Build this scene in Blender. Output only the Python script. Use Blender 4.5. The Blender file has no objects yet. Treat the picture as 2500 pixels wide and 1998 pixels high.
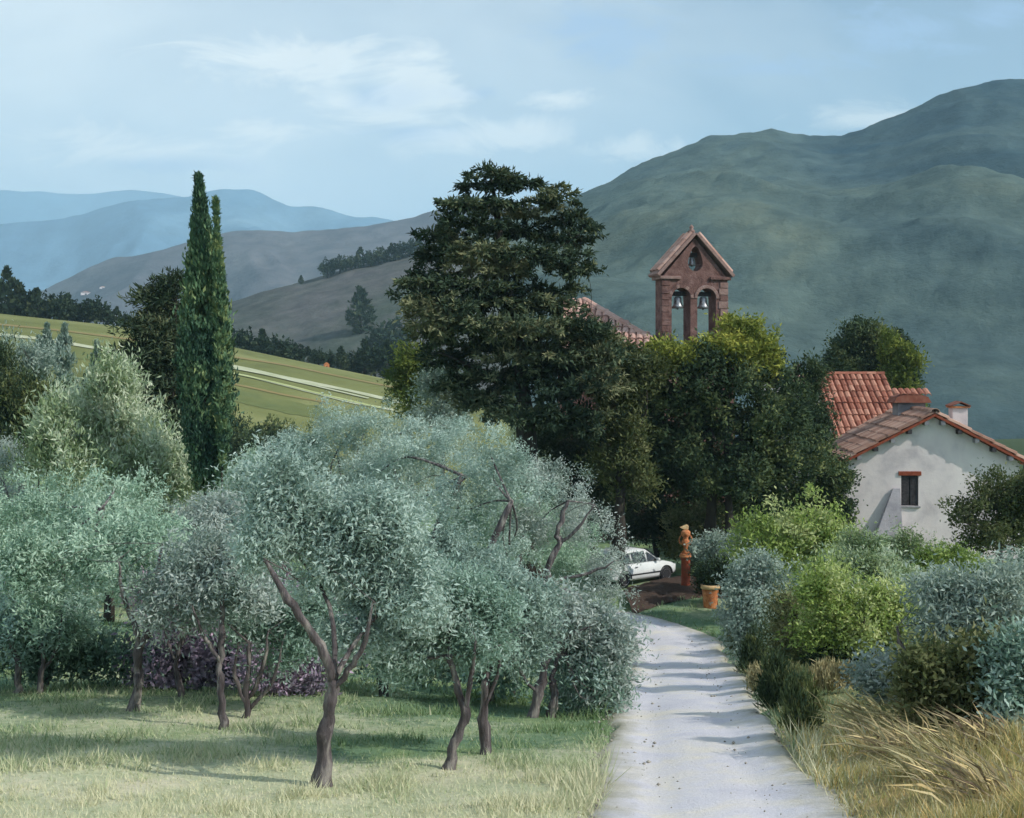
import bpy, bmesh, math, random
import numpy as np
from mathutils import Vector, Matrix

# ------------------------------------------------------------------ camera, sky, sun, exposure
SC = bpy.context.scene
COL = SC.collection
HAZE_DENSITY = 1.9e-4          # per metre
EYE = 1.7                      # eye height over the ground the painter stands on
F, CX, HY = 3018.0, 1250.0, 900.0   # focal length in photo pixels, centre column, horizon row

cd = bpy.data.cameras.new('camera'); cam = bpy.data.objects.new('camera', cd); COL.objects.link(cam)
cd.sensor_width = 36; cd.lens = 36 * F / 2500; cd.shift_y = -(999 - HY) / 2500
cd.clip_start = 0.1; cd.clip_end = 40000
cam.location = (0, 0, EYE); cam.rotation_euler = (math.pi / 2, 0, 0)
SC.camera = cam

SUN_AZ = math.radians(113); SUN_EL = math.radians(37)
to_sun = Vector((math.sin(SUN_AZ) * math.cos(SUN_EL), math.cos(SUN_AZ) * math.cos(SUN_EL), math.sin(SUN_EL)))
sd = bpy.data.lights.new('sun', 'SUN'); sun = bpy.data.objects.new('sun', sd); COL.objects.link(sun)
sd.energy = 3.6; sd.angle = math.radians(0.6); sd.color = (1.0, 0.95, 0.86)
sun.rotation_euler = (-to_sun).to_track_quat('-Z', 'Y').to_euler()

W = bpy.data.worlds.new('World'); SC.world = W; W.use_nodes = True
nt = W.node_tree; nt.nodes.clear()
def N(tree, t, **kw):
    n = tree.nodes.new(t)
    for k, v in kw.items():
        if hasattr(n, k): setattr(n, k, v)
    return n
def math_node(tree, op, a, b=None, clamp=False):
    n = tree.nodes.new('ShaderNodeMath'); n.operation = op; n.use_clamp = clamp
    for i, v in enumerate((a, b)):
        if v is None: continue
        if isinstance(v, (int, float)): n.inputs[i].default_value = v
        else: tree.links.new(v, n.inputs[i])
    return n.outputs[0]
def ramp(tree, fac, stops, interp='LINEAR'):
    n = tree.nodes.new('ShaderNodeValToRGB'); cr = n.color_ramp; cr.interpolation = interp
    while len(cr.elements) < len(stops): cr.elements.new(0.5)
    for e, (p, c) in zip(cr.elements, stops):
        e.position = p; e.color = (c[0], c[1], c[2], 1) if hasattr(c, '__len__') else (c, c, c, 1)
    tree.links.new(fac, n.inputs[0]); return n.outputs[0]
def mixc(tree, fac, a, b, blend='MIX'):
    n = tree.nodes.new('ShaderNodeMix'); n.data_type = 'RGBA'; n.blend_type = blend
    for sock, v in ((n.inputs[0], fac), (n.inputs[6], a), (n.inputs[7], b)):
        if isinstance(v, (int, float)): sock.default_value = v
        elif isinstance(v, (tuple, list)): sock.default_value = (*v[:3], 1)
        else: tree.links.new(v, sock)
    return n.outputs[2]
def noise(tree, vec, scale, detail=5, rough=0.55, dist=0.0):
    n = tree.nodes.new('ShaderNodeTexNoise'); n.inputs['Scale'].default_value = scale
    n.inputs['Detail'].default_value = detail; n.inputs['Roughness'].default_value = rough
    n.inputs['Distortion'].default_value = dist
    if vec is not None: tree.links.new(vec, n.inputs['Vector'])
    return n.outputs['Fac']

sky = N(nt, 'ShaderNodeTexSky', sky_type='NISHITA'); sky.sun_disc = False
sky.sun_elevation = SUN_EL; sky.sun_rotation = SUN_AZ
sky.altitude = 300; sky.air_density = 1.0; sky.dust_density = 1.6; sky.ozone_density = 1.0
tc = N(nt, 'ShaderNodeTexCoord'); sep = N(nt, 'ShaderNodeSeparateXYZ'); nt.links.new(tc.outputs['Generated'], sep.inputs[0])
den = math_node(nt, 'ADD', math_node(nt, 'MAXIMUM', sep.outputs[2], 0.0), 0.16)
com = N(nt, 'ShaderNodeCombineXYZ')
nt.links.new(math_node(nt, 'DIVIDE', sep.outputs[0], den), com.inputs[0])
nt.links.new(math_node(nt, 'DIVIDE', sep.outputs[1], den), com.inputs[1])
vdot = math_node(nt, 'ADD', math_node(nt, 'MULTIPLY', sep.outputs[0], -0.75), math_node(nt, 'MULTIPLY', sep.outputs[2], -0.55))
veil = ramp(nt, math_node(nt, 'ADD', noise(nt, com.outputs[0], 0.55, 5, 0.6, 0.6), math_node(nt, 'MULTIPLY', vdot, 0.75)), [(0.24, 0.08), (0.64, 1.0)])
yy_ = math_node(nt, 'MAXIMUM', sep.outputs[1], 0.05)
SX, SZ = math_node(nt, 'DIVIDE', sep.outputs[0], yy_), math_node(nt, 'DIVIDE', sep.outputs[2], yy_)
wv_ = N(nt, 'ShaderNodeCombineXYZ'); nt.links.new(SX, wv_.inputs[0]); nt.links.new(math_node(nt, 'MULTIPLY', SZ, 2.6), wv_.inputs[1])
warp = noise(nt, wv_.outputs[0], 9.0, 8, 0.66, 0.9)
def bank(blobs):
    tot = None
    for px, py, rx, ry in blobs:
        a = math_node(nt, 'MULTIPLY', math_node(nt, 'SUBTRACT', SX, (px - CX) / F), F / rx); c_ = math_node(nt, 'MULTIPLY', math_node(nt, 'SUBTRACT', SZ, (HY - py) / F), F / ry)
        e = math_node(nt, 'SUBTRACT', 1.0, math_node(nt, 'SQRT', math_node(nt, 'ADD', math_node(nt, 'MULTIPLY', a, a), math_node(nt, 'MULTIPLY', c_, c_))))
        tot = e if tot is None else math_node(nt, 'MAXIMUM', tot, e)
    return math_node(nt, 'ADD', math_node(nt, 'MAXIMUM', tot, -1.2), math_node(nt, 'MULTIPLY', math_node(nt, 'SUBTRACT', warp, 0.47), 6.0))
puff = ramp(nt, bank([(1010, 195, 120, 70), (960, 290, 230, 42), (1060, 245, 150, 55), (1540, 366, 130, 38), (2120, 288, 130, 34), (820, 245, 70, 34), (640, 320, 150, 30), (300, 370, 260, 50), (1330, 240, 120, 22), (700, 160, 240, 60), (1200, 330, 200, 40)]), [(0.0, 0.0), (1.0, 0.42)])
shade = ramp(nt, bank([(1480, 80, 170, 60), (2220, 70, 170, 52), (930, 236, 90, 34), (1190, 228, 80, 26), (2430, 45, 90, 40), (1840, 150, 220, 34), (1000, 320, 160, 22), (380, 400, 180, 26)]), [(0.0, 0.0), (1.0, 0.7)])
SKYS = 0.10
c1 = mixc(nt, math_node(nt, 'MULTIPLY', veil, 0.85), sky.outputs[0], (8.9, 9.3, 9.3))
c1 = mixc(nt, shade, c1, (3.4, 4.7, 7.0))
c1 = mixc(nt, puff, c1, (13.5, 12.6, 11.0))
bg = N(nt, 'ShaderNodeBackground'); bg.inputs[1].default_value = SKYS
nt.links.new(c1, bg.inputs[0]); wo = N(nt, 'ShaderNodeOutputWorld'); nt.links.new(bg.outputs[0], wo.inputs[0])

vs = SC.view_settings; vs.view_transform = 'Standard'; vs.look = 'None'; vs.exposure = 0.38; vs.gamma = 1.0
vs.use_curve_mapping = False
SC.render.engine = 'CYCLES'
cy = SC.cycles; cy.use_denoising = True; cy.use_adaptive_sampling = True; cy.adaptive_threshold = 0.025; cy.max_bounces = 6; cy.diffuse_bounces = 3; cy.glossy_bounces = 2
cy.transmission_bounces = 4; cy.volume_bounces = 2; cy.transparent_max_bounces = 6

# ------------------------------------------------------------------ helpers
RNG = np.random.default_rng(7); random.seed(7)
def P(px, py, d):
    """the point at distance d straight ahead that stands at photo pixel (px, py)"""
    return np.array([(px - CX) / F * d, d, EYE + (HY - py) / F * d])

def np_mesh(name, verts, faces_flat, loop_counts, mat=None, attrs=None, smooth=False):
    me = bpy.data.meshes.new(name)
    verts = np.ascontiguousarray(verts, dtype=np.float32); nv = len(verts)
    faces_flat = np.ascontiguousarray(faces_flat, dtype=np.int32).ravel()
    loop_counts = np.ascontiguousarray(loop_counts, dtype=np.int32)
    me.vertices.add(nv); me.vertices.foreach_set('co', verts.ravel())
    me.loops.add(len(faces_flat)); me.loops.foreach_set('vertex_index', faces_flat)
    me.polygons.add(len(loop_counts))
    st = np.zeros(len(loop_counts), dtype=np.int32); st[1:] = np.cumsum(loop_counts)[:-1]
    me.polygons.foreach_set('loop_start', st); me.polygons.foreach_set('loop_total', loop_counts)
    if smooth: me.polygons.foreach_set('use_smooth', np.ones(len(loop_counts), dtype=bool))
    for k, v in (attrs or {}).items():
        a = me.attributes.new(k, 'FLOAT', 'POINT'); a.data.foreach_set('value', np.ascontiguousarray(v, dtype=np.float32))
    me.update(calc_edges=True); me.validate()
    if mat: me.materials.append(mat)
    return me
def grid_mesh(name, V, mat, attrs=None, smooth=True, wrap=False):
    """V: (rows, cols, 3)"""
    r, c = V.shape[:2]
    idx = np.arange(r * c).reshape(r, c)
    if wrap: idx = np.concatenate([idx, idx[:, :1]], 1)
    q = np.stack([idx[:-1, :-1], idx[:-1, 1:], idx[1:, 1:], idx[1:, :-1]], -1).reshape(-1, 4)
    return np_mesh(name, V.reshape(-1, 3), q, np.full(len(q), 4), mat, attrs, smooth)
def link(name, me, parent=None, loc=(0, 0, 0), rot=None):
    o = bpy.data.objects.new(name, me); COL.objects.link(o)
    o.location = loc
    if rot is not None: o.rotation_euler = rot
    if parent: o.parent = parent
    return o
def tag(o, label=None, cat=None, group=None, kind=None):
    for k, v in (('label', label), ('category', cat), ('group', group), ('kind', kind)):
        if v: o[k] = v
    return o
def thing(name, label, cat, loc, rz=0.0, group=None):
    o = bpy.data.objects.new(name, None); COL.objects.link(o); o.location = tuple(loc); o.rotation_euler = (0, 0, rz)
    o.empty_display_size = 0.3
    return tag(o, label, cat, group)
class MB:
    """collects shapes, builds ONE mesh"""
    def __init__(s): s.v = []; s.f = []
    def add(s, v, f):
        b = len(s.v); s.v += [tuple(p) for p in v]; s.f += [[i + b for i in q] for q in f]; return s
    def box(s, x0, x1, y0, y1, z0, z1, M=None, inset=0.0):
        v = [(x, y, z) for z in (z0, z1) for y in (y0, y1) for x in (x0, x1)]
        if inset:
            cx, cyy = (x0 + x1) / 2, (y0 + y1) / 2
            v = [(cx + (x - cx) * (1 - inset * (z == z1)), cyy + (y - cyy) * (1 - inset * (z == z1)), z) for x, y, z in v]
        if M: v = [tuple(M @ Vector(p)) for p in v]
        return s.add(v, [(0, 2, 3, 1), (4, 5, 7, 6), (0, 1, 5, 4), (2, 6, 7, 3), (0, 4, 6, 2), (1, 3, 7, 5)])
    def prism(s, poly, y0, y1):
        """poly: (x, z) outline, convex or fan-safe"""
        n = len(poly); v = [(x, y0, z) for x, z in poly] + [(x, y1, z) for x, z in poly]
        f = [list(range(n)), list(range(2 * n - 1, n - 1, -1))] + [[i, i + n, (i + 1) % n + n, (i + 1) % n] for i in range(n)]
        return s.add(v, f)
    def lathe(s, prof, seg=16, c=(0, 0, 0), wob=None):
        b = []
        for r, z in prof:
            for k in range(seg):
                a = 2 * math.pi * k / seg; rr = r * (1 + (wob(a, z) if wob else 0))
                b.append((c[0] + rr * math.cos(a), c[1] + rr * math.sin(a), c[2] + z))
        f = [[i * seg + k, i * seg + (k + 1) % seg, (i + 1) * seg + (k + 1) % seg, (i + 1) * seg + k] for i in range(len(prof) - 1) for k in range(seg)]
        f += [list(range(seg - 1, -1, -1)), [(len(prof) - 1) * seg + k for k in range(seg)]]
        return s.add(b, f)
    def tube(s, pts, rad, sides=8, rough=0.0, rng=None):
        pts = [Vector(p) for p in pts]; n = len(pts); b = []; ref = Vector((0.3, 0.9, 0.1))
        for i in range(n):
            t = (pts[min(i + 1, n - 1)] - pts[max(i - 1, 0)]).normalized()
            a = t.cross(ref); a = a.normalized() if a.length > 1e-4 else Vector((1, 0, 0)); c = t.cross(a)
            for k in range(sides):
                an = 2 * math.pi * k / sides
                r = rad[i] * (1 + (rng.normal() * rough if rng is not None else 0))
                b.append(pts[i] + (a * math.cos(an) + c * math.sin(an)) * r)
        f = [[i * sides + k, i * sides + (k + 1) % sides, (i + 1) * sides + (k + 1) % sides, (i + 1) * sides + k] for i in range(n - 1) for k in range(sides)]
        f += [list(range(sides - 1, -1, -1)), [(n - 1) * sides + k for k in range(sides)]]
        return s.add(b, f)
    def mesh(s, name, mat, smooth=False, bevel=0.0):
        me = bpy.data.meshes.new(name); me.from_pydata(s.v, [], s.f); me.update()
        if bevel > 0:
            bm = bmesh.new(); bm.from_mesh(me)
            bmesh.ops.bevel(bm, geom=list(bm.edges), offset=bevel, segments=1, affect='EDGES'); bm.to_mesh(me); bm.free()
        bm = bmesh.new(); bm.from_mesh(me); bmesh.ops.recalc_face_normals(bm, faces=bm.faces); bm.to_mesh(me); bm.free()
        if mat: me.materials.append(mat)
        if smooth: me.polygons.foreach_set('use_smooth', [True] * len(me.polygons))
        return me
    def obj(s, name, mat, parent=None, smooth=False, bevel=0.0, loc=(0, 0, 0), rot=None):
        return link(name, s.mesh(name, mat, smooth, bevel), parent, loc, rot)

# value noise in numpy (terrain, hills, bark)
_perm = np.random.default_rng(3).random((512, 512))
def vnoise(x, y):
    x = np.asarray(x, float); y = np.asarray(y, float)
    xi = np.floor(x).astype(int); yi = np.floor(y).astype(int); fx = x - xi; fy = y - yi
    fx = fx * fx * (3 - 2 * fx); fy = fy * fy * (3 - 2 * fy)
    g = lambda a, b: _perm[a % 512, b % 512]
    return (g(xi, yi) * (1 - fx) + g(xi + 1, yi) * fx) * (1 - fy) + (g(xi, yi + 1) * (1 - fx) + g(xi + 1, yi + 1) * fx) * fy
def fbm(x, y, o=4, g=0.5):
    s = 0; a = 1; t = 0
    for k in range(o):
        s = s + a * vnoise(x * 2 ** k + 17.3 * k, y * 2 ** k + 5.1 * k); t += a; a *= g
    return s / t

# ------------------------------------------------------------------ materials
MATS = {}
def mat_nodes(name):
    m = bpy.data.materials.new(name); m.use_nodes = True; t = m.node_tree
    b = t.nodes['Principled BSDF']; b.inputs['Roughness'].default_value = 0.85
    b.inputs['Specular IOR Level'].default_value = 0.25
    MATS[name] = m
    return m, t, b
def solid(name, c1, c2, scale=6.0, rough=0.85, bump=0.3, bscale=30.0, c3=None, spec=0.25, metal=0.0, dist=0.01, randobj=0.0, stretch=None):
    """two or three tone noisy surface with fine relief"""
    m, t, b = mat_nodes(name); tcn = t.nodes.new('ShaderNodeTexCoord'); v = tcn.outputs['Object']
    if stretch:
        mp = t.nodes.new('ShaderNodeMapping'); mp.inputs['Scale'].default_value = (1, 1, stretch); t.links.new(v, mp.inputs['Vector']); v = mp.outputs[0]
    st = [(0.32, c1), (0.68, c2)] if c3 is None else [(0.28, c1), (0.5, c2), (0.74, c3)]
    col = ramp(t, noise(t, v, scale, 6, 0.6, 0.3), st)
    if randobj:
        oi = t.nodes.new('ShaderNodeObjectInfo'); col2 = ramp(t, oi.outputs['Random'], [(0.0, tuple(x * (1 - randobj) for x in c1)), (0.5, c2), (1.0, tuple(min(1, x * (1 + randobj)) for x in (c3 or c2)))])
        col = mixc(t, 0.55, col, col2)
    t.links.new(col, b.inputs['Base Color']); b.inputs['Roughness'].default_value = rough
    b.inputs['Specular IOR Level'].default_value = spec; b.inputs['Metallic'].default_value = metal
    if bump:
        bp = t.nodes.new('ShaderNodeBump'); bp.inputs['Strength'].default_value = bump; bp.inputs['Distance'].default_value = dist
        t.links.new(noise(t, v, bscale, 6, 0.65), bp.inputs['Height']); t.links.new(bp.outputs[0], b.inputs['Normal'])
    return m
def leafmat(name, cols, trans=0.36, rough=0.9):
    """leaf colour from the per-leaf attribute 'tint'"""
    m = bpy.data.materials.new(name); m.use_nodes = True; t = m.node_tree; t.nodes.clear(); MATS[name] = m
    at = t.nodes.new('ShaderNodeAttribute'); at.attribute_name = 'tint'
    n = len(cols); col = ramp(t, at.outputs['Fac'], [(0.12 + 0.76 * i / (n - 1), c) for i, c in enumerate(cols)])
    pb = t.nodes.new('ShaderNodeBsdfPrincipled'); pb.inputs['Roughness'].default_value = rough; pb.inputs['Specular IOR Level'].default_value = 0.06
    t.links.new(col, pb.inputs['Base Color'])
    tr = t.nodes.new('ShaderNodeBsdfTranslucent'); t.links.new(mixc(t, 0.25, col, (0.25, 0.32, 0.08), 'MIX'), tr.inputs[0])
    mx = t.nodes.new('ShaderNodeMixShader'); mx.inputs[0].default_value = trans
    t.links.new(pb.outputs[0], mx.inputs[1]); t.links.new(tr.outputs[0], mx.inputs[2])
    o = t.nodes.new('ShaderNodeOutputMaterial'); t.links.new(mx.outputs[0], o.inputs[0])
    return m

OLIVE_MINT = leafmat('olive_leaf_mint', [(0.188, 0.303, 0.223), (0.376, 0.553, 0.427), (0.528, 0.692, 0.562), (0.591, 0.776, 0.63)])
OLIVE_TEAL = leafmat('olive_leaf_teal', [(0.188, 0.271, 0.234), (0.35, 0.486, 0.431), (0.517, 0.65, 0.595), (0.579, 0.728, 0.665)])
OLIVE_GREY = leafmat('olive_leaf_grey', [(0.214, 0.287, 0.253), (0.391, 0.485, 0.45), (0.536, 0.61, 0.576), (0.6, 0.683, 0.645)])
OLIVE_DEEP = leafmat('olive_leaf_deep', [(0.121, 0.199, 0.16), (0.239, 0.378, 0.3), (0.36, 0.516, 0.439), (0.52, 0.676, 0.619)])
CEDAR_LEAF = leafmat('cedar_needles', [(0.028, 0.048, 0.032), (0.053, 0.084, 0.053), (0.105, 0.135, 0.075), (0.24, 0.25, 0.14)], 0.12)
CYPRESS_LEAF = leafmat('cypress_scales', [(0.035, 0.075, 0.058), (0.073, 0.144, 0.091), (0.138, 0.237, 0.127), (0.277, 0.338, 0.146)], 0.12)
DARK_LEAF = leafmat('dark_broadleaf', [(0.025, 0.046, 0.029), (0.052, 0.086, 0.05), (0.105, 0.145, 0.07), (0.21, 0.24, 0.095)], 0.2)
OCHRE_LEAF = leafmat('yellow_green_leaf', [(0.089, 0.133, 0.033), (0.202, 0.242, 0.055), (0.329, 0.363, 0.077), (0.481, 0.484, 0.11)], 0.3)
LIME_LEAF = leafmat('lime_leaf', [(0.146, 0.223, 0.059), (0.269, 0.377, 0.099), (0.391, 0.507, 0.159), (0.586, 0.648, 0.316)], 0.35)
TEAL_LEAF = leafmat('blue_grey_leaf', [(0.138, 0.212, 0.182), (0.294, 0.383, 0.337), (0.432, 0.526, 0.467), (0.484, 0.589, 0.523)])
SAGE_LEAF = leafmat('sage_leaf', [(0.172, 0.244, 0.116), (0.309, 0.402, 0.213), (0.481, 0.594, 0.395), (0.721, 0.8, 0.625)])
DRAB_LEAF = leafmat('drab_olive_leaf', [(0.06, 0.081, 0.036), (0.12, 0.15, 0.066), (0.204, 0.225, 0.108), (0.312, 0.312, 0.168)])
STRAW_LEAF = leafmat('straw_leaf', [(0.22, 0.19, 0.092), (0.374, 0.336, 0.184), (0.506, 0.459, 0.276), (0.605, 0.538, 0.299)], 0.2)
FAR_LEAF = leafmat('far_tree_leaf', [(0.018, 0.034, 0.026), (0.035, 0.06, 0.04), (0.06, 0.085, 0.05), (0.10, 0.12, 0.06)], 0.1)
GRASS_LEAF = leafmat('grass_blade', [(0.12, 0.20, 0.085), (0.25, 0.36, 0.19), (0.50, 0.56, 0.35), (0.72, 0.70, 0.50)], 0.3)
DRYTUFT_LEAF = leafmat('dry_tuft_leaf', [(0.189, 0.14, 0.102), (0.351, 0.294, 0.189), (0.567, 0.49, 0.29), (0.783, 0.616, 0.319)], 0.2)
VIOLET_SHADE_LEAF = leafmat('violet_shade_leaf', [(0.17, 0.145, 0.208), (0.338, 0.289, 0.389), (0.532, 0.425, 0.57), (0.726, 0.522, 0.7)], 0.2)  # violet shade under the olives, put into the leaf colour
BANK_LEAF = leafmat('bank_blade', [(0.259, 0.291, 0.115), (0.454, 0.426, 0.184), (0.648, 0.538, 0.276), (0.756, 0.538, 0.23)], 0.25)
BARK = solid('olive_bark', (0.035, 0.028, 0.030), (0.115, 0.10, 0.105), 9, 0.95, 0.9, 26, (0.40, 0.375, 0.34), dist=0.04, stretch=0.22)
DARKBARK = solid('dark_bark', (0.022, 0.020, 0.018), (0.06, 0.052, 0.044), 5, 0.95, 0.8, 14, dist=0.03, stretch=0.25)
DRYSTEM = solid('dry_stem', (0.16, 0.11, 0.07), (0.34, 0.27, 0.18), 8, 0.95, 0.4, 30)
TERRA = solid('terracotta', (0.30, 0.085, 0.035), (0.52, 0.19, 0.075), 7, 0.85, 0.4, 40, (0.66, 0.32, 0.16))
TERRA_DARK = solid('terracotta_red', (0.20, 0.045, 0.025), (0.32, 0.08, 0.04), 5, 0.85, 0.3, 30)
TERRA_PALE = solid('terracotta_pale', (0.52, 0.30, 0.15), (0.74, 0.55, 0.30), 9, 0.85, 0.3, 30)
PLASTER = solid('white_plaster', (0.46, 0.41, 0.44), (0.73, 0.65, 0.655), 0.6, 0.9, 0.3, 5, (0.86, 0.78, 0.76), dist=0.04)
GREYPLASTER = solid('grey_plaster', (0.20, 0.20, 0.22), (0.34, 0.33, 0.35), 1.6, 0.9, 0.5, 9, dist=0.04)
TILE = solid('roof_tile', (0.21, 0.07, 0.048), (0.35, 0.13, 0.085), 4, 0.9, 0.4, 25, (0.44, 0.25, 0.18), randobj=0.35)
TILE_PINK = solid('pink_roof_tile', (0.36, 0.19, 0.15), (0.47, 0.29, 0.24), 3, 0.9, 0.4, 25, (0.54, 0.38, 0.33), randobj=0.15)
TILE_TAN = solid('tan_roof_tile', (0.24, 0.13, 0.095), (0.35, 0.20, 0.15), 4, 0.9, 0.4, 25, (0.43, 0.30, 0.24), randobj=0.25)
STONE = solid('reddish_stone', (0.085, 0.046, 0.042), (0.165, 0.092, 0.082), 2.6, 0.95, 0.9, 10, (0.25, 0.155, 0.14), dist=0.05)
STONE_PALE = solid('pale_stone', (0.21, 0.13, 0.115), (0.34, 0.235, 0.21), 3, 0.95, 0.7, 12, dist=0.04)
DARKWOOD = solid('dark_wood', (0.035, 0.03, 0.035), (0.08, 0.07, 0.075), 10, 0.8, 0.3, 40)
IRON = solid('dull_metal', (0.10, 0.10, 0.12), (0.22, 0.22, 0.25), 12, 0.6, 0.2, 30, spec=0.4)
BRONZE = solid('weathered_bronze', (0.14, 0.15, 0.16), (0.32, 0.33, 0.35), 7, 0.42, 0.3, 20, (0.55, 0.56, 0.58), metal=0.6)
GLASSDARK = solid('dark_glass', (0.015, 0.018, 0.022), (0.03, 0.034, 0.04), 3, 0.08, 0, spec=0.6)
CARPAINT = solid('white_car_paint', (0.66, 0.69, 0.70), (0.74, 0.77, 0.78), 1.5, 0.28, 0, spec=0.5)
RUBBER = solid('black_rubber', (0.018, 0.018, 0.02), (0.035, 0.035, 0.04), 14, 0.85, 0.2, 40)
ALLOY = solid('wheel_alloy', (0.38, 0.39, 0.40), (0.52, 0.53, 0.54), 9, 0.35, 0, metal=0.7)
REDLAMP = solid('red_lamp', (0.25, 0.01, 0.01), (0.35, 0.02, 0.015), 9, 0.2, 0, spec=0.5)
CLEARLAMP = solid('clear_lamp', (0.6, 0.6, 0.58), (0.75, 0.75, 0.72), 9, 0.15, 0, spec=0.6)
SOIL = solid('dark_soil', (0.045, 0.032, 0.026), (0.10, 0.065, 0.05), 9, 0.95, 0.8, 20, dist=0.05)
ROCK = solid('verge_stone', (0.22, 0.20, 0.17), (0.36, 0.34, 0.29), 5, 0.95, 0.7, 12, (0.48, 0.46, 0.40), dist=0.04)

# ------------------------------------------------------------------ the lie of the land
# control points: photo column, distance, height against the eye
CTRL = []
for px in (-700, 0, 1250, 2500, 3200): CTRL += [(px, 1, -1.7), (px, 6, -3.05)]
CTRL += [(-700, 12.5, -4.5), (0, 12.5, -4.55), (800, 12.5, -4.55), (1600, 12.5, -4.55), (2050, 12.5, -4.5), (2450, 12.5, -4.2), (3200, 12.5, -3.9),
 (-700, 16, -4.95), (100, 16, -5.0), (800, 16, -5.02), (1300, 16, -5.08), (1750, 16, -5.1), (2300, 16, -4.65), (3200, 16, -4.3),
 (-700, 20.6, -5.5), (100, 20.6, -5.6), (600, 20.6, -5.68), (1100, 20.6, -5.75), (1750, 20.6, -5.78), (2300, 20.6, -5.2), (3200, 20.6, -4.9),
 (-700, 28, -6.6), (100, 28, -6.7), (1000, 28, -6.9), (1700, 28, -7.05), (2300, 28, -6.5), (3200, 28, -6.2),
 (-700, 37, -7.6), (100, 37, -7.7), (1000, 37, -8.1), (1640, 37, -8.3), (2300, 37, -7.9), (3200, 37, -7.6),
 (-700, 48, -8.6), (100, 48, -8.8), (1000, 48, -8.6), (1600, 48, -8.3), (2300, 48, -8.2), (3200, 48, -8.2),
 (-700, 65, -9.3), (100, 65, -9.5), (1000, 65, -9.2), (1700, 65, -8.4), (2300, 65, -8.4), (3200, 65, -8.4),
 (-700, 100, -7), (100, 100, -8.5), (500, 100, -10), (1000, 100, -12), (1700, 100, -10.5), (2400, 100, -10), (3200, 100, -9),
 (-700, 140, 0), (100, 140, -3.2), (600, 140, -7.0), (950, 140, -10), (1400, 140, -13), (2400, 140, -13), (3200, 140, -13),
 (-700, 220, 15), (0, 220, 9.1), (300, 220, 7.2), (560, 220, 3.6), (950, 220, -2.2), (1250, 220, -7), (1800, 220, -14), (3200, 220, -14),
 (-700, 260, 9), (0, 265, 4), (300, 265, 2), (560, 265, -2), (950, 265, -9), (1500, 265, -15), (2500, 265, -15), (3200, 265, -15)]
for px in (-700, 300, 1250, 2300, 3200): CTRL += [(px, 420, -28), (px, 1000, -42), (px, 3500, -60), (px, 14000, -110)]
C = np.array(CTRL, float)
cu = np.arctan((C[:, 0] - CX) / F) * 1.6; cv = np.log(C[:, 1] + 6)
def _U(r2): return np.where(r2 > 1e-12, r2 * np.log(np.maximum(r2, 1e-12)), 0) * 0.5
n = len(C); K = _U((cu[:, None] - cu) ** 2 + (cv[:, None] - cv) ** 2) + np.eye(n) * 0.002
Pm = np.stack([np.ones(n), cu, cv], 1); A = np.block([[K, Pm], [Pm.T, np.zeros((3, 3))]])
WTS = np.linalg.solve(A, np.concatenate([C[:, 2], np.zeros(3)]))
def gz(x, y):
    """ground height in metres"""
    x = np.asarray(x, float); y = np.asarray(y, float); sh = x.shape; x = x.ravel(); y = y.ravel()
    yy = np.maximum(y, 0.3 * np.abs(x) + 0.3)
    u = np.clip(np.arctan2(x, yy), -0.62, 0.62) * 1.6; v = np.log(np.maximum(np.where(y > 0, yy, 1.0), 0.5) + 6)
    out = np.empty(len(u))
    for s in range(0, len(u), 20000):
        uu = u[s:s + 20000]; vv = v[s:s + 20000]
        out[s:s + 20000] = _U((uu[:, None] - cu) ** 2 + (vv[:, None] - cv) ** 2) @ WTS[:n] + WTS[n] + WTS[n + 1] * uu + WTS[n + 2] * vv
    return (out + EYE).reshape(sh)
def gp(x, y): return float(gz(np.array([x]), np.array([y]))[0])
_D = np.concatenate([np.arange(7, 70, 0.05), np.arange(70, 400, 0.4)])
def hit(px, py):
    """the ground point seen at photo pixel (px, py)"""
    q = P(px, py, 1.0); x = q[0] * _D; z = EYE + (q[2] - EYE) * _D; g = gz(x, _D)
    i = np.argmax(z <= g); d = _D[i] if z[i] <= g[i] else 60.0
    return np.array([q[0] * d, d, gp(q[0] * d, d)])

# road edges as the photo shows them, laid on the ground
RL = [(1395, 2180), (1420, 2080), (1450, 1998), (1474, 1900), (1478, 1800), (1490, 1735), (1515, 1660), (1535, 1600), (1528, 1553), (1498, 1524), (1430, 1508), (1300, 1500)]
RR = [(2260, 2180), (2165, 2080), (2075, 1998), (1985, 1900), (1915, 1800), (1868, 1735), (1822, 1660), (1782, 1600), (1735, 1550), (1640, 1518), (1540, 1496), (1380, 1480)]
L3 = np.array([hit(*p) for p in RL]); R3 = np.array([hit(*p) for p in RR])
L3 = np.vstack([[L3[0] + (L3[0] - L3[1]) * 1.6], L3]); R3 = np.vstack([[R3[0] + (R3[0] - R3[1]) * 1.6], R3])
def resample(p, m):
    s = np.concatenate([[0], np.cumsum(np.linalg.norm(np.diff(p[:, :2], axis=0), axis=1))]); t = np.linspace(0, 1, m) ; k = s / s[-1]
    q = np.stack([np.interp(t, k, p[:, i]) for i in range(2)], 1)
    for _ in range(6): q[1:-1] = 0.25 * q[:-2] + 0.5 * q[1:-1] + 0.25 * q[2:]
    return q
RM = 150
LE, RE = resample(L3, RM), resample(R3, RM)
def road_side(x, y):
    """distance outside the road (negative on it)"""
    mid = (LE + RE) / 2; hw = np.linalg.norm(RE - LE, axis=1) / 2
    sh = np.shape(x); x = np.ravel(x); y = np.ravel(y); out = np.empty(len(x))
    for s in range(0, len(x), 20000):
        d = np.hypot(x[s:s + 20000, None] - mid[:, 0], y[s:s + 20000, None] - mid[:, 1]) - hw
        out[s:s + 20000] = d.min(1)
    return out.reshape(sh)

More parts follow.
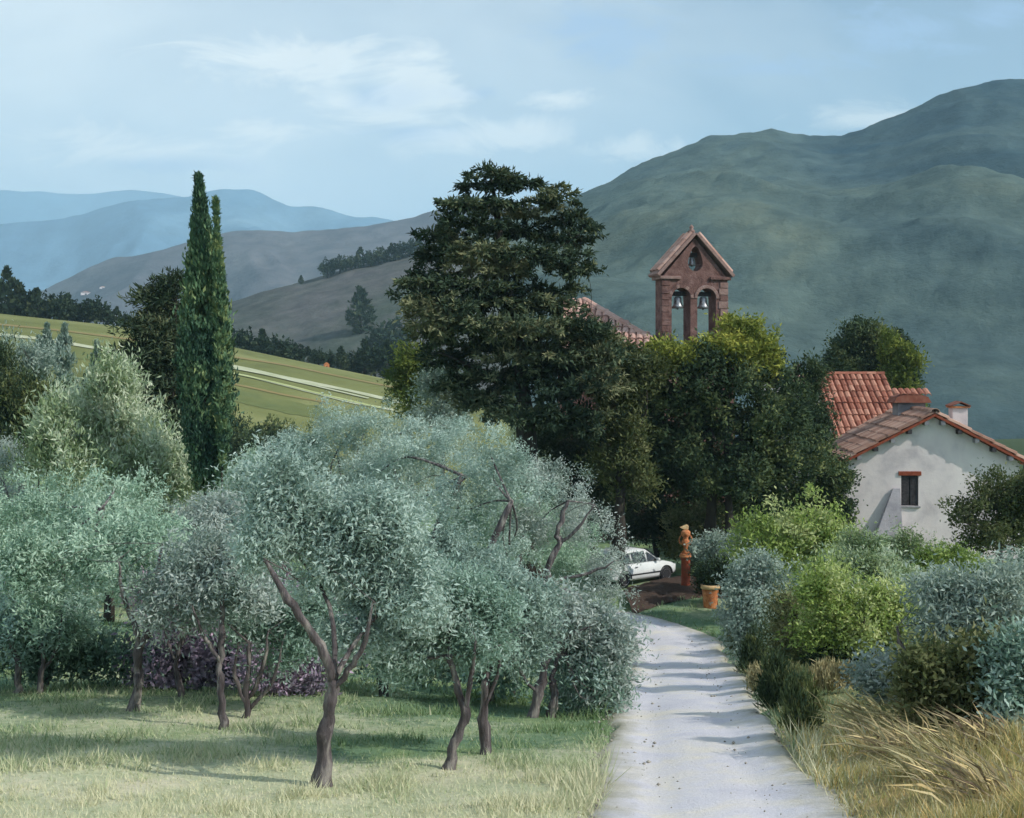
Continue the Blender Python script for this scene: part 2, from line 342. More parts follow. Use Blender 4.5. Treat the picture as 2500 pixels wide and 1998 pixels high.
# zones of the ground by what grows there: dry pale meadow (1), shaded orchard grass (0), tan bank (2)
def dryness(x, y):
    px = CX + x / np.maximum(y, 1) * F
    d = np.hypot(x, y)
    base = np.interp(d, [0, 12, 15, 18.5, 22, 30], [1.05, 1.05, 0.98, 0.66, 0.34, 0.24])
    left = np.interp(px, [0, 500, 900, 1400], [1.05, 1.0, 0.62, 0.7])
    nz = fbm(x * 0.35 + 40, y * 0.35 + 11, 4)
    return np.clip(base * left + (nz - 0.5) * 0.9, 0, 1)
def tanness(x, y):
    px = CX + x / np.maximum(y, 1) * F
    rt = np.interp(px, [1850, 2050, 2300], [0.0, 0.6, 1.0]); d = np.hypot(x, y)
    return np.clip(rt * np.interp(d, [14, 20, 26], [1, 0.8, 0.0]) * (0.75 + 0.8 * fbm(x * .5, y * .5 + 70, 3)), 0, 1)

# ------------------------------------------------------------------ ground sheet
ang = np.concatenate([np.arange(-180, -32, 6.0), np.arange(-32, 32.01, 0.32), np.arange(36, 179, 6.0)]) * math.pi / 180
rad = np.concatenate([[0.3, 1, 2, 3.5, 5, 6.5, 8, 9], np.arange(9.5, 50, 0.25), np.geomspace(50.5, 300, 90), np.geomspace(310, 14500, 50)])
AA, DD = np.meshgrid(ang, rad); GX = np.sin(AA) * DD; GY = np.cos(AA) * DD
GZ = gz(GX, GY)
rs = road_side(GX, GY)
bumpy = (fbm(GX * 0.9, GY * 0.9, 3) - 0.5) * 0.16 + (fbm(GX * 0.22, GY * 0.22, 3) - 0.5) * 0.35
GZ = GZ + bumpy * np.clip(rs / 1.2, 0, 1) * np.clip((DD - 6) / 6, 0, 1) * np.interp(DD, [0, 40, 80], [1, 1, 0]) - 0.05 * (rs < 0.1)
fieldness = np.clip((0.05 - AA) / 0.06, 0, 1) * np.clip((DD - 105) / 15, 0, 1) * np.clip((300 - DD) / 20, 0, 1)
# the terrain function with its bumps, for standing things on it
def ground_at(x, y):
    z = gp(x, y); r = float(road_side(np.array([x]), np.array([y]))[0]); d = math.hypot(x, y)
    b = (float(fbm(np.array([x * .9]), np.array([y * .9]), 3)[0]) - .5) * .16 + (float(fbm(np.array([x * .22]), np.array([y * .22]), 3)[0]) - .5) * .35
    return z + b * min(max(r / 1.2, 0), 1) * min(max((d - 6) / 6, 0), 1) * float(np.interp(d, [0, 40, 80], [1, 1, 0]))

m, t, b = mat_nodes('ground'); GROUND = m
geo = t.nodes.new('ShaderNodeNewGeometry'); pos = geo.outputs['Position']
def attr(t, nm):
    a = t.nodes.new('ShaderNodeAttribute'); a.attribute_name = nm; return a.outputs['Fac']
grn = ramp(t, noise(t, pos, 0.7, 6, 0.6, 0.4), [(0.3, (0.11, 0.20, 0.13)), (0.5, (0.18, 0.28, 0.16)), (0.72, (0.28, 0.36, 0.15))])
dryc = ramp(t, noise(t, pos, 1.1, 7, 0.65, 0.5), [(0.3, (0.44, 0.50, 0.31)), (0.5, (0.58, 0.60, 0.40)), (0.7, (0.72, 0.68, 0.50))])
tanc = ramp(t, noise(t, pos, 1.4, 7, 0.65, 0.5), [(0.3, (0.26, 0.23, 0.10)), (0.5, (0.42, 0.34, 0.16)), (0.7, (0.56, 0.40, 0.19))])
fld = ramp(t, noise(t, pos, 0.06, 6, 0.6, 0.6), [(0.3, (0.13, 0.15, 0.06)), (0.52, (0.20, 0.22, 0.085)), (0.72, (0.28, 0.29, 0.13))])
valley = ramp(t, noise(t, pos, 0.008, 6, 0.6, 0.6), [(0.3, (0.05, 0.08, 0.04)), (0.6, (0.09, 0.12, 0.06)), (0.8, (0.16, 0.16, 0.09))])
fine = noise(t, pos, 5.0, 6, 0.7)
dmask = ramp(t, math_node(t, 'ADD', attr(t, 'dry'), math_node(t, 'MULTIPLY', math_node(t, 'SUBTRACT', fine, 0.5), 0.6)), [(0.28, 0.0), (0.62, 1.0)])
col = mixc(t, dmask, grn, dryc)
col = mixc(t, attr(t, 'tan'), col, tanc)
col = mixc(t, attr(t, 'field'), col, fld)
col = mixc(t, attr(t, 'valley'), col, valley)
col = mixc(t, 0.35, col, ramp(t, noise(t, pos, 14, 5, 0.7), [(0.3, (0.45, 0.45, 0.45)), (0.7, (1, 1, 1))]), 'MULTIPLY')
t.links.new(col, b.inputs['Base Color']); b.inputs['Roughness'].default_value = 1.0; b.inputs['Specular IOR Level'].default_value = 0.05
bp = t.nodes.new('ShaderNodeBump'); bp.inputs['Strength'].default_value = 0.8; bp.inputs['Distance'].default_value = 0.06
t.links.new(noise(t, pos, 9, 6, 0.7), bp.inputs['Height']); t.links.new(bp.outputs[0], b.inputs['Normal'])
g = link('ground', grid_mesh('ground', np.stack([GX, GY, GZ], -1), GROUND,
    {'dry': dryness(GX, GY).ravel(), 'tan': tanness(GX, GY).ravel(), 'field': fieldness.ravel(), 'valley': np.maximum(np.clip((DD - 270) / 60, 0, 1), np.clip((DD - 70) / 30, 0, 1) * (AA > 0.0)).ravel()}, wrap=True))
tag(g, kind='structure')

# ------------------------------------------------------------------ road
m, t, b = mat_nodes('pale_gravel_road'); ROAD = m
pos = t.nodes.new('ShaderNodeNewGeometry').outputs['Position']
rc = ramp(t, noise(t, pos, 0.8, 7, 0.62, 0.6), [(0.30, (0.60, 0.595, 0.67)), (0.48, (0.71, 0.695, 0.735)), (0.66, (0.79, 0.745, 0.67))])
rc = mixc(t, 0.4, rc, ramp(t, noise(t, pos, 26, 5, 0.75), [(0.32, (0.55, 0.55, 0.55)), (0.62, (1, 1, 1))]), 'MULTIPLY')
at = attr(t, 'edge'); rc = mixc(t, ramp(t, math_node(t, 'ADD', at, math_node(t, 'MULTIPLY', math_node(t, 'SUBTRACT', noise(t, pos, 2.2, 5), 0.5), 0.7)), [(0.62, 0.0), (1.0, 0.85)]), rc, (0.36, 0.34, 0.22))
t.links.new(rc, b.inputs['Base Color']); b.inputs['Roughness'].default_value = 0.95
bp = t.nodes.new('ShaderNodeBump'); bp.inputs['Strength'].default_value = 0.7; bp.inputs['Distance'].default_value = 0.03
t.links.new(noise(t, pos, 16, 6, 0.75), bp.inputs['Height']); t.links.new(bp.outputs[0], b.inputs['Normal'])
NX = 23; s = np.linspace(-0.06, 1.06, NX)
RV = np.zeros((RM, NX, 3)); ed = np.zeros((RM, NX))
for i in range(RM):
    w = 0.22 * (fbm(np.array([i * .17]), np.array([3.]), 4)[0] - .5), 0.22 * (fbm(np.array([i * .17]), np.array([30.]), 4)[0] - .5)
    for j in range(NX):
        q = LE[i] * (1 - s[j]) + RE[i] * s[j]; k = abs(s[j] - 0.5) * 2
        q = q + (RE[i] - LE[i]) * (w[0] if s[j] < .5 else w[1]) * k ** 4
        RV[i, j, :2] = q; ed[i, j] = k
rut = -0.035 * (np.exp(-((s - .27) / .09) ** 2) + np.exp(-((s - .73) / .09) ** 2))
RV[:, :, 2] = gz(RV[:, :, 0], RV[:, :, 1]) + 0.035 + rut[None] - np.clip((ed - 0.93) / .19, 0, 1) * 0.13 + (fbm(RV[:, :, 0] * 1.5, RV[:, :, 1] * 1.5, 3) - .5) * .02
tag(link('road', grid_mesh('road', RV, ROAD, {'edge': ed.ravel()})), kind='structure')

# ------------------------------------------------------------------ hills and mountains
def hillmat(name, stops, scale, bump_d, bscale, canopy=None):
    m, t, b = mat_nodes(name); pos = t.nodes.new('ShaderNodeNewGeometry').outputs['Position']
    mp = t.nodes.new('ShaderNodeMapping'); mp.inputs['Scale'].default_value = (1, 0.45, 1.6); t.links.new(pos, mp.inputs['Vector'])
    c = ramp(t, noise(t, mp.outputs[0], scale, 7, 0.6, 0.8), stops)
    c2 = ramp(t, noise(t, pos, scale * 9, 5, 0.65), [(0.3, (0.42, 0.46, 0.50)), (0.7, (1, 1, 1))]); c = mixc(t, 0.8, c, c2, 'MULTIPLY')
    if canopy:
        vo = t.nodes.new('ShaderNodeTexVoronoi'); vo.inputs['Scale'].default_value = canopy; t.links.new(pos, vo.inputs['Vector'])
        c = mixc(t, 0.75, c, ramp(t, vo.outputs['Distance'], [(0.15, (1.25, 1.25, 1.15)), (0.75, (0.45, 0.5, 0.55))]), 'MULTIPLY')
    t.links.new(c, b.inputs['Base Color']); b.inputs['Roughness'].default_value = 1.0; b.inputs['Specular IOR Level'].default_value = 0
    bp = t.nodes.new('ShaderNodeBump'); bp.inputs['Strength'].default_value = 0.7; bp.inputs['Distance'].default_value = bump_d
    t.links.new(noise(t, pos, bscale, 6, 0.65), bp.inputs['Height']); t.links.new(bp.outputs[0], b.inputs['Normal'])
    return m
def hill(name, ridge, d_ridge, d_front, d_back, zf, mat, relief, wl, fuzz, nx=220, ny=70, power=1.25, fz_wl=30, seed=0.0, zb=None):
    r = np.array(ridge, float); px = np.linspace(r[0, 0], r[-1, 0], nx)
    py = np.interp(px, r[:, 0], r[:, 1])
    k = max(3, nx // 40); ker = np.hanning(k + 2)[1:-1]; ker /= ker.sum()
    py = np.convolve(np.pad(py, (k, k), 'edge'), ker, 'same')[k:-k]
    dr = np.interp(px, r[:, 0], r[:, 2]) if r.shape[1] > 2 else np.full(nx, float(d_ridge))
    v = np.concatenate([np.linspace(0, 1, ny), np.linspace(1, 2, ny // 3)[1:]])
    V = np.zeros((len(v), nx, 3))
    for i, vv in enumerate(v):
        d = d_front + (dr - d_front) * vv if vv <= 1 else dr + (d_back - dr) * (vv - 1)
        zr = EYE + (HY - py) / F * dr
        x = (px - CX) / F * d
        if vv <= 1: z = zf + (zr - zf) * vv ** power
        else: z = zr + ((zf if zb is None else zb) - zr) * (vv - 1) ** 1.3
        env = math.sin(math.pi * min(vv, 1)) ** 0.8 if vv <= 1 else 0.3 * (vv - 1)
        fold = 1 - np.abs(2 * fbm(x / wl + seed + 0.35 * d / wl, d / (wl * 2.6) + seed, 4) - 1)
        z = z + relief * env * (fold - 0.72) + fuzz * (fbm(x / fz_wl + 9, d / fz_wl, 3) - 0.5) * min(1, vv * 3)
        V[i, :, 0] = x; V[i, :, 1] = d; V[i, :, 2] = z
    o = link(name, grid_mesh(name, V, mat)); tag(o, kind='structure'); return V
BLUEHILL = hillmat('far_blue_hill', [(0.3, (0.05, 0.12, 0.22)), (0.55, (0.11, 0.22, 0.33)), (0.75, (0.22, 0.34, 0.42))], 0.0009, 40, 0.004)  # blue distance haze also put into the base colour
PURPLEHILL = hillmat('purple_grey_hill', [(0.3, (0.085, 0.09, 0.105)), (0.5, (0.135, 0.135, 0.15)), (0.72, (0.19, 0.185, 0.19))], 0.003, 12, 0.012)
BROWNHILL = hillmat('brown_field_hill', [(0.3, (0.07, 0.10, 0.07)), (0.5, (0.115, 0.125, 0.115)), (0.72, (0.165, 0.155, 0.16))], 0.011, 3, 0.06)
GREENHILL = hillmat('wooded_hill', [(0.30, (0.035, 0.075, 0.100)), (0.44, (0.080, 0.125, 0.130)), (0.58, (0.115, 0.160, 0.140)), (0.72, (0.175, 0.20, 0.14))], 0.0045, 5, 0.05)  # bluish haze and dark blue fold shade put into the slope colours
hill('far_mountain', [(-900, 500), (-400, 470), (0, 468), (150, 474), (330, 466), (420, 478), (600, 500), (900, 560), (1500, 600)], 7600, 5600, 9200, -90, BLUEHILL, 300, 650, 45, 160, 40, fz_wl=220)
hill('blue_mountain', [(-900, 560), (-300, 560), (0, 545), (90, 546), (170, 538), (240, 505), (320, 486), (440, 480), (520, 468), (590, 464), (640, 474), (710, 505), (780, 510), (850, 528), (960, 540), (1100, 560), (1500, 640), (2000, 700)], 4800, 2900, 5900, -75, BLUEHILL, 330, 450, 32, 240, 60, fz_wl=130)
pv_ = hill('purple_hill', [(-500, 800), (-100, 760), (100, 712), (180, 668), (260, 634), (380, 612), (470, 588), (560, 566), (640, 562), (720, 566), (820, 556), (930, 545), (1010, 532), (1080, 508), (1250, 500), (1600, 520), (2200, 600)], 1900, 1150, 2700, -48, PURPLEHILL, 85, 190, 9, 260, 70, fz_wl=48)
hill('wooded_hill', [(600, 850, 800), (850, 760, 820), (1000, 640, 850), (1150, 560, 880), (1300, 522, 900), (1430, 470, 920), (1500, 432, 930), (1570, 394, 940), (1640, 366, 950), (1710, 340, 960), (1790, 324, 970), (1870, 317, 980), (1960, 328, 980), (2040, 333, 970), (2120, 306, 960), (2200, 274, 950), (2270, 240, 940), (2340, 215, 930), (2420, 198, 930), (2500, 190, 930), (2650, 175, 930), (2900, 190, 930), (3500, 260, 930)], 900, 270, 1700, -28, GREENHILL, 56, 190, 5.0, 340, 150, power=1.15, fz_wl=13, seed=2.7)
hv = hill('brown_hill', [(100, 880), (300, 850), (480, 775), (560, 738), (640, 712), (720, 692), (860, 652), (1000, 616), (1120, 620), (1230, 690), (1330, 830), (1450, 960)], 560, 300, 760, -22, BROWNHILL, 9, 90, 2.2, 260, 70, power=1.1, fz_wl=12)

# field tracks and ochre strips on the slope across the valley
def ribbon(name, pts, w, mat, lift):
    p = np.array([hit(*q) for q in pts]); c = resample(p, 60)
    tdir = np.gradient(c, axis=0); tdir /= np.linalg.norm(tdir, axis=1)[:, None]; nrm = np.stack([-tdir[:, 1], tdir[:, 0]], 1)
    V = np.zeros((5, 60, 3))
    for j, s in enumerate(np.linspace(-.5, .5, 5)):
        ww = w * (0.75 + 0.5 * fbm(np.arange(60) * .3, np.full(60, s + 3), 2)); q = c + nrm * (s * ww)[:, None]
        V[j, :, :2] = q; V[j, :, 2] = gz(q[:, 0], q[:, 1]) + lift
    tag(link(name, grid_mesh(name, V, mat)), kind='structure')
TRACK = solid('pale_track', (0.36, 0.39, 0.24), (0.50, 0.52, 0.37), 0.3, 0.95, 0)
OCHRE = solid('ochre_earth', (0.21, 0.18, 0.07), (0.27, 0.21, 0.09), 0.2, 0.95, 0)
PALEG = solid('pale_green_strip', (0.34, 0.40, 0.16), (0.46, 0.50, 0.25), 0.2, 0.95, 0)
DARKF = solid('dark_ploughed_strip', (0.10, 0.13, 0.045), (0.16, 0.18, 0.06), 0.15, 0.95, 0)
ribbon('vineyard_path', [(-40, 815), (90, 828), (200, 846), (300, 862), (420, 880), (560, 893), (700, 925), (850, 955), (1000, 990)], 2.2, TRACK, 0.10)
ribbon('vineyard_path', [(520, 905), (620, 925), (740, 955), (860, 985), (960, 1003)], 1.3, TRACK, 0.10)
ribbon('vineyard_path', [(540, 897), (640, 915), (760, 943), (900, 975)], 1.0, TRACK, 0.14)
ribbon('vineyard_path', [(560, 912), (660, 934), (790, 966), (930, 1000)], 0.9, PALEG, 0.14)
ribbon('earth_strip', [(-40, 790), (90, 802), (200, 815), (330, 832), (560, 872), (700, 893), (850, 925), (1000, 955)], 2.0, OCHRE, 0.07)
ribbon('earth_strip', [(520, 930), (600, 945), (700, 968), (800, 985)], 1.1, OCHRE, 0.07)
ribbon('crop_strip', [(-40, 835), (150, 860), (300, 885), (450, 905)], 5, DARKF, 0.05)
ribbon('crop_strip', [(540, 960), (650, 985), (780, 1010), (900, 1035)], 7, DARKF, 0.05)

# ------------------------------------------------------------------ foliage
def unit(a): return a / np.maximum(np.linalg.norm(a, axis=-1, keepdims=True), 1e-9)
def foliage(blobs, nleaf, L, Wd, clump, rng, per=36, up=0.2, out=0.7, flat=1.0, fill=0.5, tint0=0.5, tspread=0.35, cone=None, hi=0.0, lump=0):
    """blobs: (cx, cy, cz, rx, ry, rz). Leaf-sized folded quads in clumps through the volume.
    fill 0..1: how far leaves reach inwards; flat: flattening of clumps; cone: function r(t) for spindles"""
    if lump:
        sub = []
        for B_ in blobs:
            B_ = np.array(B_, float); sub.append((*B_[:3], *(B_[3:6] * 0.62)))
            for _ in range(lump):
                v_ = unit(rng.normal(size=3) + np.array([0, -.15, .15])); f_ = rng.uniform(.24, .52)
                if rng.random() < .32:
                    f_ = rng.uniform(.10, .2); sub.append((*(B_[:3] + v_ * B_[3:6] * rng.uniform(.98, 1.2)), *(B_[3:6] * f_ * np.array([1, 1, rng.uniform(1.0, 1.9)])))); continue
                sub.append((*(B_[:3] + v_ * B_[3:6] * (1.06 - f_ * rng.uniform(.55, 1.0))), *(B_[3:6] * f_ * np.array([1, 1, rng.uniform(.7, 1.1)]))))
        blobs = sub
    bl = np.array(blobs, float); wt = (bl[:, 3] * bl[:, 5]) ** .9; wt = wt / wt.sum()
    nc = max(8, nleaf // per); bi = rng.choice(len(bl), nc, p=wt); B = bl[bi]
    dirv = unit(rng.normal(size=(nc, 3)))
    if cone is not None:
        tt = rng.random(nc) ** 0.85 * 2 - 1; a = rng.random(nc) * 2 * np.pi; rr = cone((tt + 1) / 2)
        dirv = np.stack([np.cos(a) * rr, np.sin(a) * rr, tt], 1)
        q = np.where(rng.random(nc) < 0.75, 1, rng.random(nc) ** .5)[:, None]; off = dirv * np.concatenate([q, q, np.ones_like(q)], 1)
    else:
        rr = 1 - fill * rng.random(nc) ** 1.7; rr = rr * (1 + rng.normal(size=nc) * 0.07); off = dirv * rr[:, None]
    cen = B[:, :3] + off * B[:, 3:6]
    lo, hi_z = bl[:, 2].min() - bl[:, 5].max(), bl[:, 2].max() + bl[:, 5].max()
    ctint = np.clip(tint0 + rng.normal(size=nc) * tspread * 0.28 + rng.normal(size=len(bl))[bi] * tspread * 0.28, 0, 1)
    ci = np.repeat(np.arange(nc), per); n = len(ci)
    spread = rng.normal(size=(n, 3)) * clump * (0.6 + 0.8 * rng.random(nc))[ci][:, None]; spread[:, 2] *= flat
    if cone is not None: spread *= np.clip(.25 + cone((off[:, 2] + 1) / 2), .2, 1.1)[ci][:, None]
    p = cen[ci] + spread
    o = unit(off * B[:, 3:6])[ci]
    dr = unit(o * out + rng.normal(size=(n, 3)) * 0.62 + np.array([0, 0, up]))
    sd = unit(np.cross(dr, rng.normal(size=(n, 3)) * 0.45 + o * 0.9 + np.array([0, 0, .45]))); nm = np.cross(sd, dr)
    sc = (0.65 + 0.7 * rng.random(n))[:, None]
    mid = p + dr * L * sc * 0.45
    fold = nm * Wd * sc * 0.22
    V = np.stack([p, mid + sd * Wd * sc * .5 + fold, p + dr * L * sc - nm * L * sc * 0.08, mid - sd * Wd * sc * .5 + fold], 1).reshape(-1, 3)
    fq = 0.8 / max(bl[:, 3].mean(), .05); o1, o2 = rng.random(2) * 200
    pn = 0.5 * vnoise(p[:, 0] * fq + o1, p[:, 2] * fq + o2) + 0.5 * vnoise(p[:, 1] * fq + o2, (p[:, 2] + p[:, 0]) * fq * .8 + o1) - .5
    tint = np.clip(ctint[ci] + pn * tspread * 2.0 + rng.normal(size=n) * 0.07 + hi * (rng.random(n) < 0.03), 0, 1)
    return V, np.repeat(tint, 4)
def crown_obj(name, V, tint, mat, parent, base):
    q = np.arange(len(V)).reshape(-1, 4)
    return link(name, np_mesh(name, V - np.asarray(base, float), q, np.full(len(q), 4), mat, {'tint': tint}), parent)

def smooth_path(pts, wid, sub=4, jit=0.0, rng=None):
    pts = np.array(pts, float); nn = len(pts); t = np.arange(nn); tt = np.linspace(0, nn - 1, (nn - 1) * sub + 1)
    out = np.zeros((len(tt), 3))
    for k, x in enumerate(tt):                 # Catmull-Rom
        i = min(int(x), nn - 2); f = x - i
        p0, p1, p2, p3 = pts[max(i - 1, 0)], pts[i], pts[i + 1], pts[min(i + 2, nn - 1)]
        out[k] = 0.5 * ((2 * p1) + (-p0 + p2) * f + (2 * p0 - 5 * p1 + 4 * p2 - p3) * f * f + (-p0 + 3 * p1 - 3 * p2 + p3) * f ** 3)
    if jit and rng is not None: out[1:-1] += rng.normal(size=out[1:-1].shape) * jit
    return out, np.interp(tt, t, wid)

TREE_RNG = np.random.default_rng(21)
def tree(name, label, cat, base_px, trunk, limbs, blobs, leaf, n, L, Wd, clump, bark=BARK, group=None, d=None, flare=1.7, per=36, depth=1.0, seed=None, twigs=6, back=(-.35, .35), fwd=0.0, thin=1.0, **kw):
    """trunk / limbs: photo polylines with pixel widths at the tree's own distance; blobs: (px, py, rx, ry, depth offset m)"""
    rng = np.random.default_rng(seed) if seed is not None else TREE_RNG
    if d is None: b = hit(*base_px); d = b[1]
    x = (base_px[0] - CX) / F * d
    base = np.array([x, d, ground_at(x, d)])
    root = thing(name, label, cat, base, group=group)
    k = d / F
    bl = []
    for q in blobs:
        px, py, rx, ry = q[:4]; dz = q[4] if len(q) > 4 else rng.uniform(*back) * rx * k
        c = P(px, py, d + dz); bl.append((*c, rx * k, min(rx, ry * 1.25) * k * depth, ry * k))
    def line(pl, start=0.0):
        off = 0.0; pts = []; wd = []
        for i, q in enumerate(pl):
            off += rng.uniform(-.5, .5) * 25 * k if i else 0
            pts.append(P(q[0], q[1], d - fwd * start * i) + np.array([0, off * .5, 0])); wd.append(q[2] * k / 2 * thin)
        return pts, wd
    if trunk:
        tp, tw = line(trunk)
        tp[0] = np.array([tp[0][0], tp[0][1], base[2] - 0.12])
        path, w = smooth_path(tp, tw, 5, 0.012 * d / 16, rng); w = w * (1 + (flare - 1) * np.exp(-np.arange(len(w)) / 2.2))
        w = w * (1 + 0.13 * np.sin(np.arange(len(w)) * 1.3 + rng.random() * 6))
        MB().tube(path - base, w, 10, 0.10, rng).obj('trunk', bark, root, smooth=True)
        ends = [(path[-1], w[-1])]
        for pl in limbs:
            lp, lw = line(pl, 1.0); lw[-1] *= .4
            i = np.argmin(np.linalg.norm(path[:, [0, 2]] - lp[0][[0, 2]], axis=1)); lp[0] = path[i]
            pa, ww = smooth_path(lp, lw, 4, 0.01 * d / 16, rng)
            MB().tube(pa - base, ww, 8, 0.08, rng).obj('limb', bark, root, smooth=True); ends.append((pa[-1], ww[-1]))
        for q in range(twigs):                  # boughs from the trunk's and limbs' ends into the crown
            e, r = ends[q % len(ends)]; B = bl[rng.integers(len(bl))]
            tgt = np.array(B[:3]) + rng.normal(size=3) * np.array(B[3:6]) * 0.35; midp = (e + tgt) / 2 + rng.normal(size=3) * 0.12 * np.linalg.norm(tgt - e)
            pa, ww = smooth_path([e - (tgt - e) * 0.03, midp, tgt], [r * .62, r * .4, r * .14], 4)
            MB().tube(pa - base, ww, 6, 0.08, rng).obj('bough', bark, root, smooth=True)
    V, tint = foliage(bl, n, L, Wd, clump, rng, per, **kw)
    gzv = gz(V[::4, 0], V[::4, 1]) + 0.03                  # no leaf below the ground
    keep = np.repeat(V[::4, 2] > gzv, 4); V = V[keep]; tint = tint[keep]
    crown_obj('crown', V, tint, leaf, root, base)
    return root
#OBJECTS_BELOW

# ------------------------------------------------------------------ the white house, its neighbours, the church and its bell gable
def barrel_tile(L, w, th=0.022, arc=4, name='tile', mat=None):
    """half-round clay tile along local -y (downslope), crown up"""
    v = []; 
    for y, sc in ((0.0, 0.92), (-L, 1.0)):
        for r in (w / 2 * sc, w / 2 * sc - th):
            for k in range(arc + 1):
                a = math.pi * k / arc; v.append((r * math.cos(a), y, r * math.sin(a) * 0.8))
    n = arc + 1; f = []
    for k in range(arc):
        f += [(k, k + 1, 2 * n + k + 1, 2 * n + k), (n + k, 3 * n + k, 3 * n + k + 1, n + k + 1), (k, n + k, n + k + 1, k + 1), (2 * n + k, 2 * n + k + 1, 3 * n + k + 1, 3 * n + k)]
    f += [(0, 2 * n, 3 * n, n), (arc, n + arc, 3 * n + arc, 2 * n + arc)]
    return MB().add(v, f).mesh(name, mat, smooth=False)
def slope_tiles(parent, me, origin, ux, down, cols, rows, cw, rl, skip=None, rng=None, name='tile'):
    """tiles on a slope: origin at the top corner, ux along the ridge, down the slope (both unit vectors in parent space)"""
    ux = Vector(ux).normalized(); dn = Vector(down).normalized(); nn = ux.cross(-dn).normalized()
    if nn.z < 0: nn = -nn
    R = Matrix((ux, -dn, nn)).transposed()
    for r in range(rows):
        for c in range(cols):
            if skip and skip(c, r): continue
            o = bpy.data.objects.new(name, me); COL.objects.link(o); o.parent = parent
            p = Vector(origin) + ux * (cw * (c + 0.5)) + dn * (rl * r * 0.86) + nn * (0.02 * ((r + 1) % 2) + rng.uniform(0, 0.012))
            E = R @ Matrix.Rotation(rng.uniform(-.035, .035), 3, 'Z') @ Matrix.Rotation(-0.05 + rng.uniform(-.02, .02), 3, 'X')
            o.location = p; o.rotation_euler = E.to_euler()
rr = np.random.default_rng(5)

# --- white house
WEDGE_SHADE = solid('mauve_shade', (0.34, 0.32, 0.36), (0.48, 0.45, 0.49), 2.0, 0.9, 0.5, 9, dist=0.04)  # mauve of the front wedge: a wall shadow put into colour
HD = 54.0; hc = P(2277, 900, HD); hx, hy = hc[0], hc[1]
W2, DEP = 3.72, 6.0; hz0 = ground_at(hx, hy) - 0.3
EAVE = EYE + (HY - 1128) / F * HD; APEX = EYE + (HY - 1018) / F * HD
house = thing('white_house', 'white plastered farmhouse with tan tiled gable roof and one dark window', 'house', (hx, hy, hz0), math.radians(-4))
ea, ap = EAVE - hz0, APEX - hz0
WX, WZ0, WZ1, WHW = -0.98, EYE + (HY - 1236) / F * HD - hz0, EYE + (HY - 1162) / F * HD - hz0, 0.37
# gable wall with a real window opening: pieces round the opening, the rest of the shell
wl = MB()
T = 0.45
x0, x1 = -W2, W2
def gab(x): return ea + (ap - ea) * (1 - abs(x) / W2)
for (xa, xb, za, zb) in ((x0, WX - WHW, 0, None), (WX + WHW, x1, 0, None), (WX - WHW, WX + WHW, 0, WZ0), (WX - WHW, WX + WHW, WZ1, None)):
    if zb is not None: wl.box(xa, xb, 0, T, za, zb)
    else:
        xs = [xa] + [0.0] * (xa < 0 < xb) + [xb]
        wl.prism([(xa, za), (xb, za)] + [(x, gab(x)) for x in reversed(xs)], 0, T)
wl.box(x0, x0 + T, T, DEP, 0, ea); wl.box(x1 - T, x1, T, DEP, 0, ea)
wl.prism([(x0 + T, 0), (x1 - T, 0), (x1 - T, gab(x1 - T)), (0, ap), (x0 + T, gab(x0 + T))], DEP - T, DEP)
wl.obj('wall', PLASTER, house)
win = MB().box(WX - WHW, WX + WHW, 0.24, 0.30, WZ0, WZ1).obj('window', GLASSDARK, house)
fm = MB()
for xx in (WX - WHW + .03, WX, WX + WHW - .03): fm.box(xx - .03, xx + .03, 0.17, 0.235, WZ0 + .02, WZ1 - .02)
for zz in (WZ0 + .05, (WZ0 + WZ1) / 2, WZ1 - .05): fm.box(WX - WHW + .005, WX + WHW - .005, 0.175, 0.225, zz - .025, zz + .025)
fm.obj('window_frame', DARKWOOD, win)
for s in (-1, 1):
    sh = MB().box(WX + s * .19 - .165, WX + s * .19 + .165, 0.06, 0.10, WZ0 + .03, WZ1 - .03)
    for k in range(11): z = WZ0 + .1 + k * (WZ1 - WZ0 - .2) / 10; sh.box(WX + s * .19 - .13, WX + s * .19 + .13, 0.045, 0.058, z - .03, z + .03)
    sh.obj('shutter', DARKWOOD, win)
MB().box(WX - WHW - .12, WX + WHW + .12, -0.05, T - .1, WZ1 + .003, WZ1 + .19).obj('lintel', TERRA_DARK, win, bevel=.012)
MB().box(WX - WHW - .08, WX + WHW + .08, -0.08, 0.2, WZ0 - .08, WZ0 - .003).obj('sill', GREYPLASTER, win, bevel=.01)
# wedge added for the broad diagonal shadow on the front wall
bt = MB()
bt.add([(-3.05, -.02, 0), (-1.35, -.02, 0), (-1.35, -.62, 0), (-3.05, -.62, 0), (-1.72, -.02, 3.35), (-1.42, -.02, 3.35), (-1.42, -.12, 3.35), (-1.72, -.12, 3.35)],
    [(0, 1, 2, 3), (7, 6, 5, 4), (3, 2, 6, 7), (0, 3, 7, 4), (1, 5, 6, 2), (0, 4, 5, 1)])
bt.obj('shadow_wedge', WEDGE_SHADE, house)
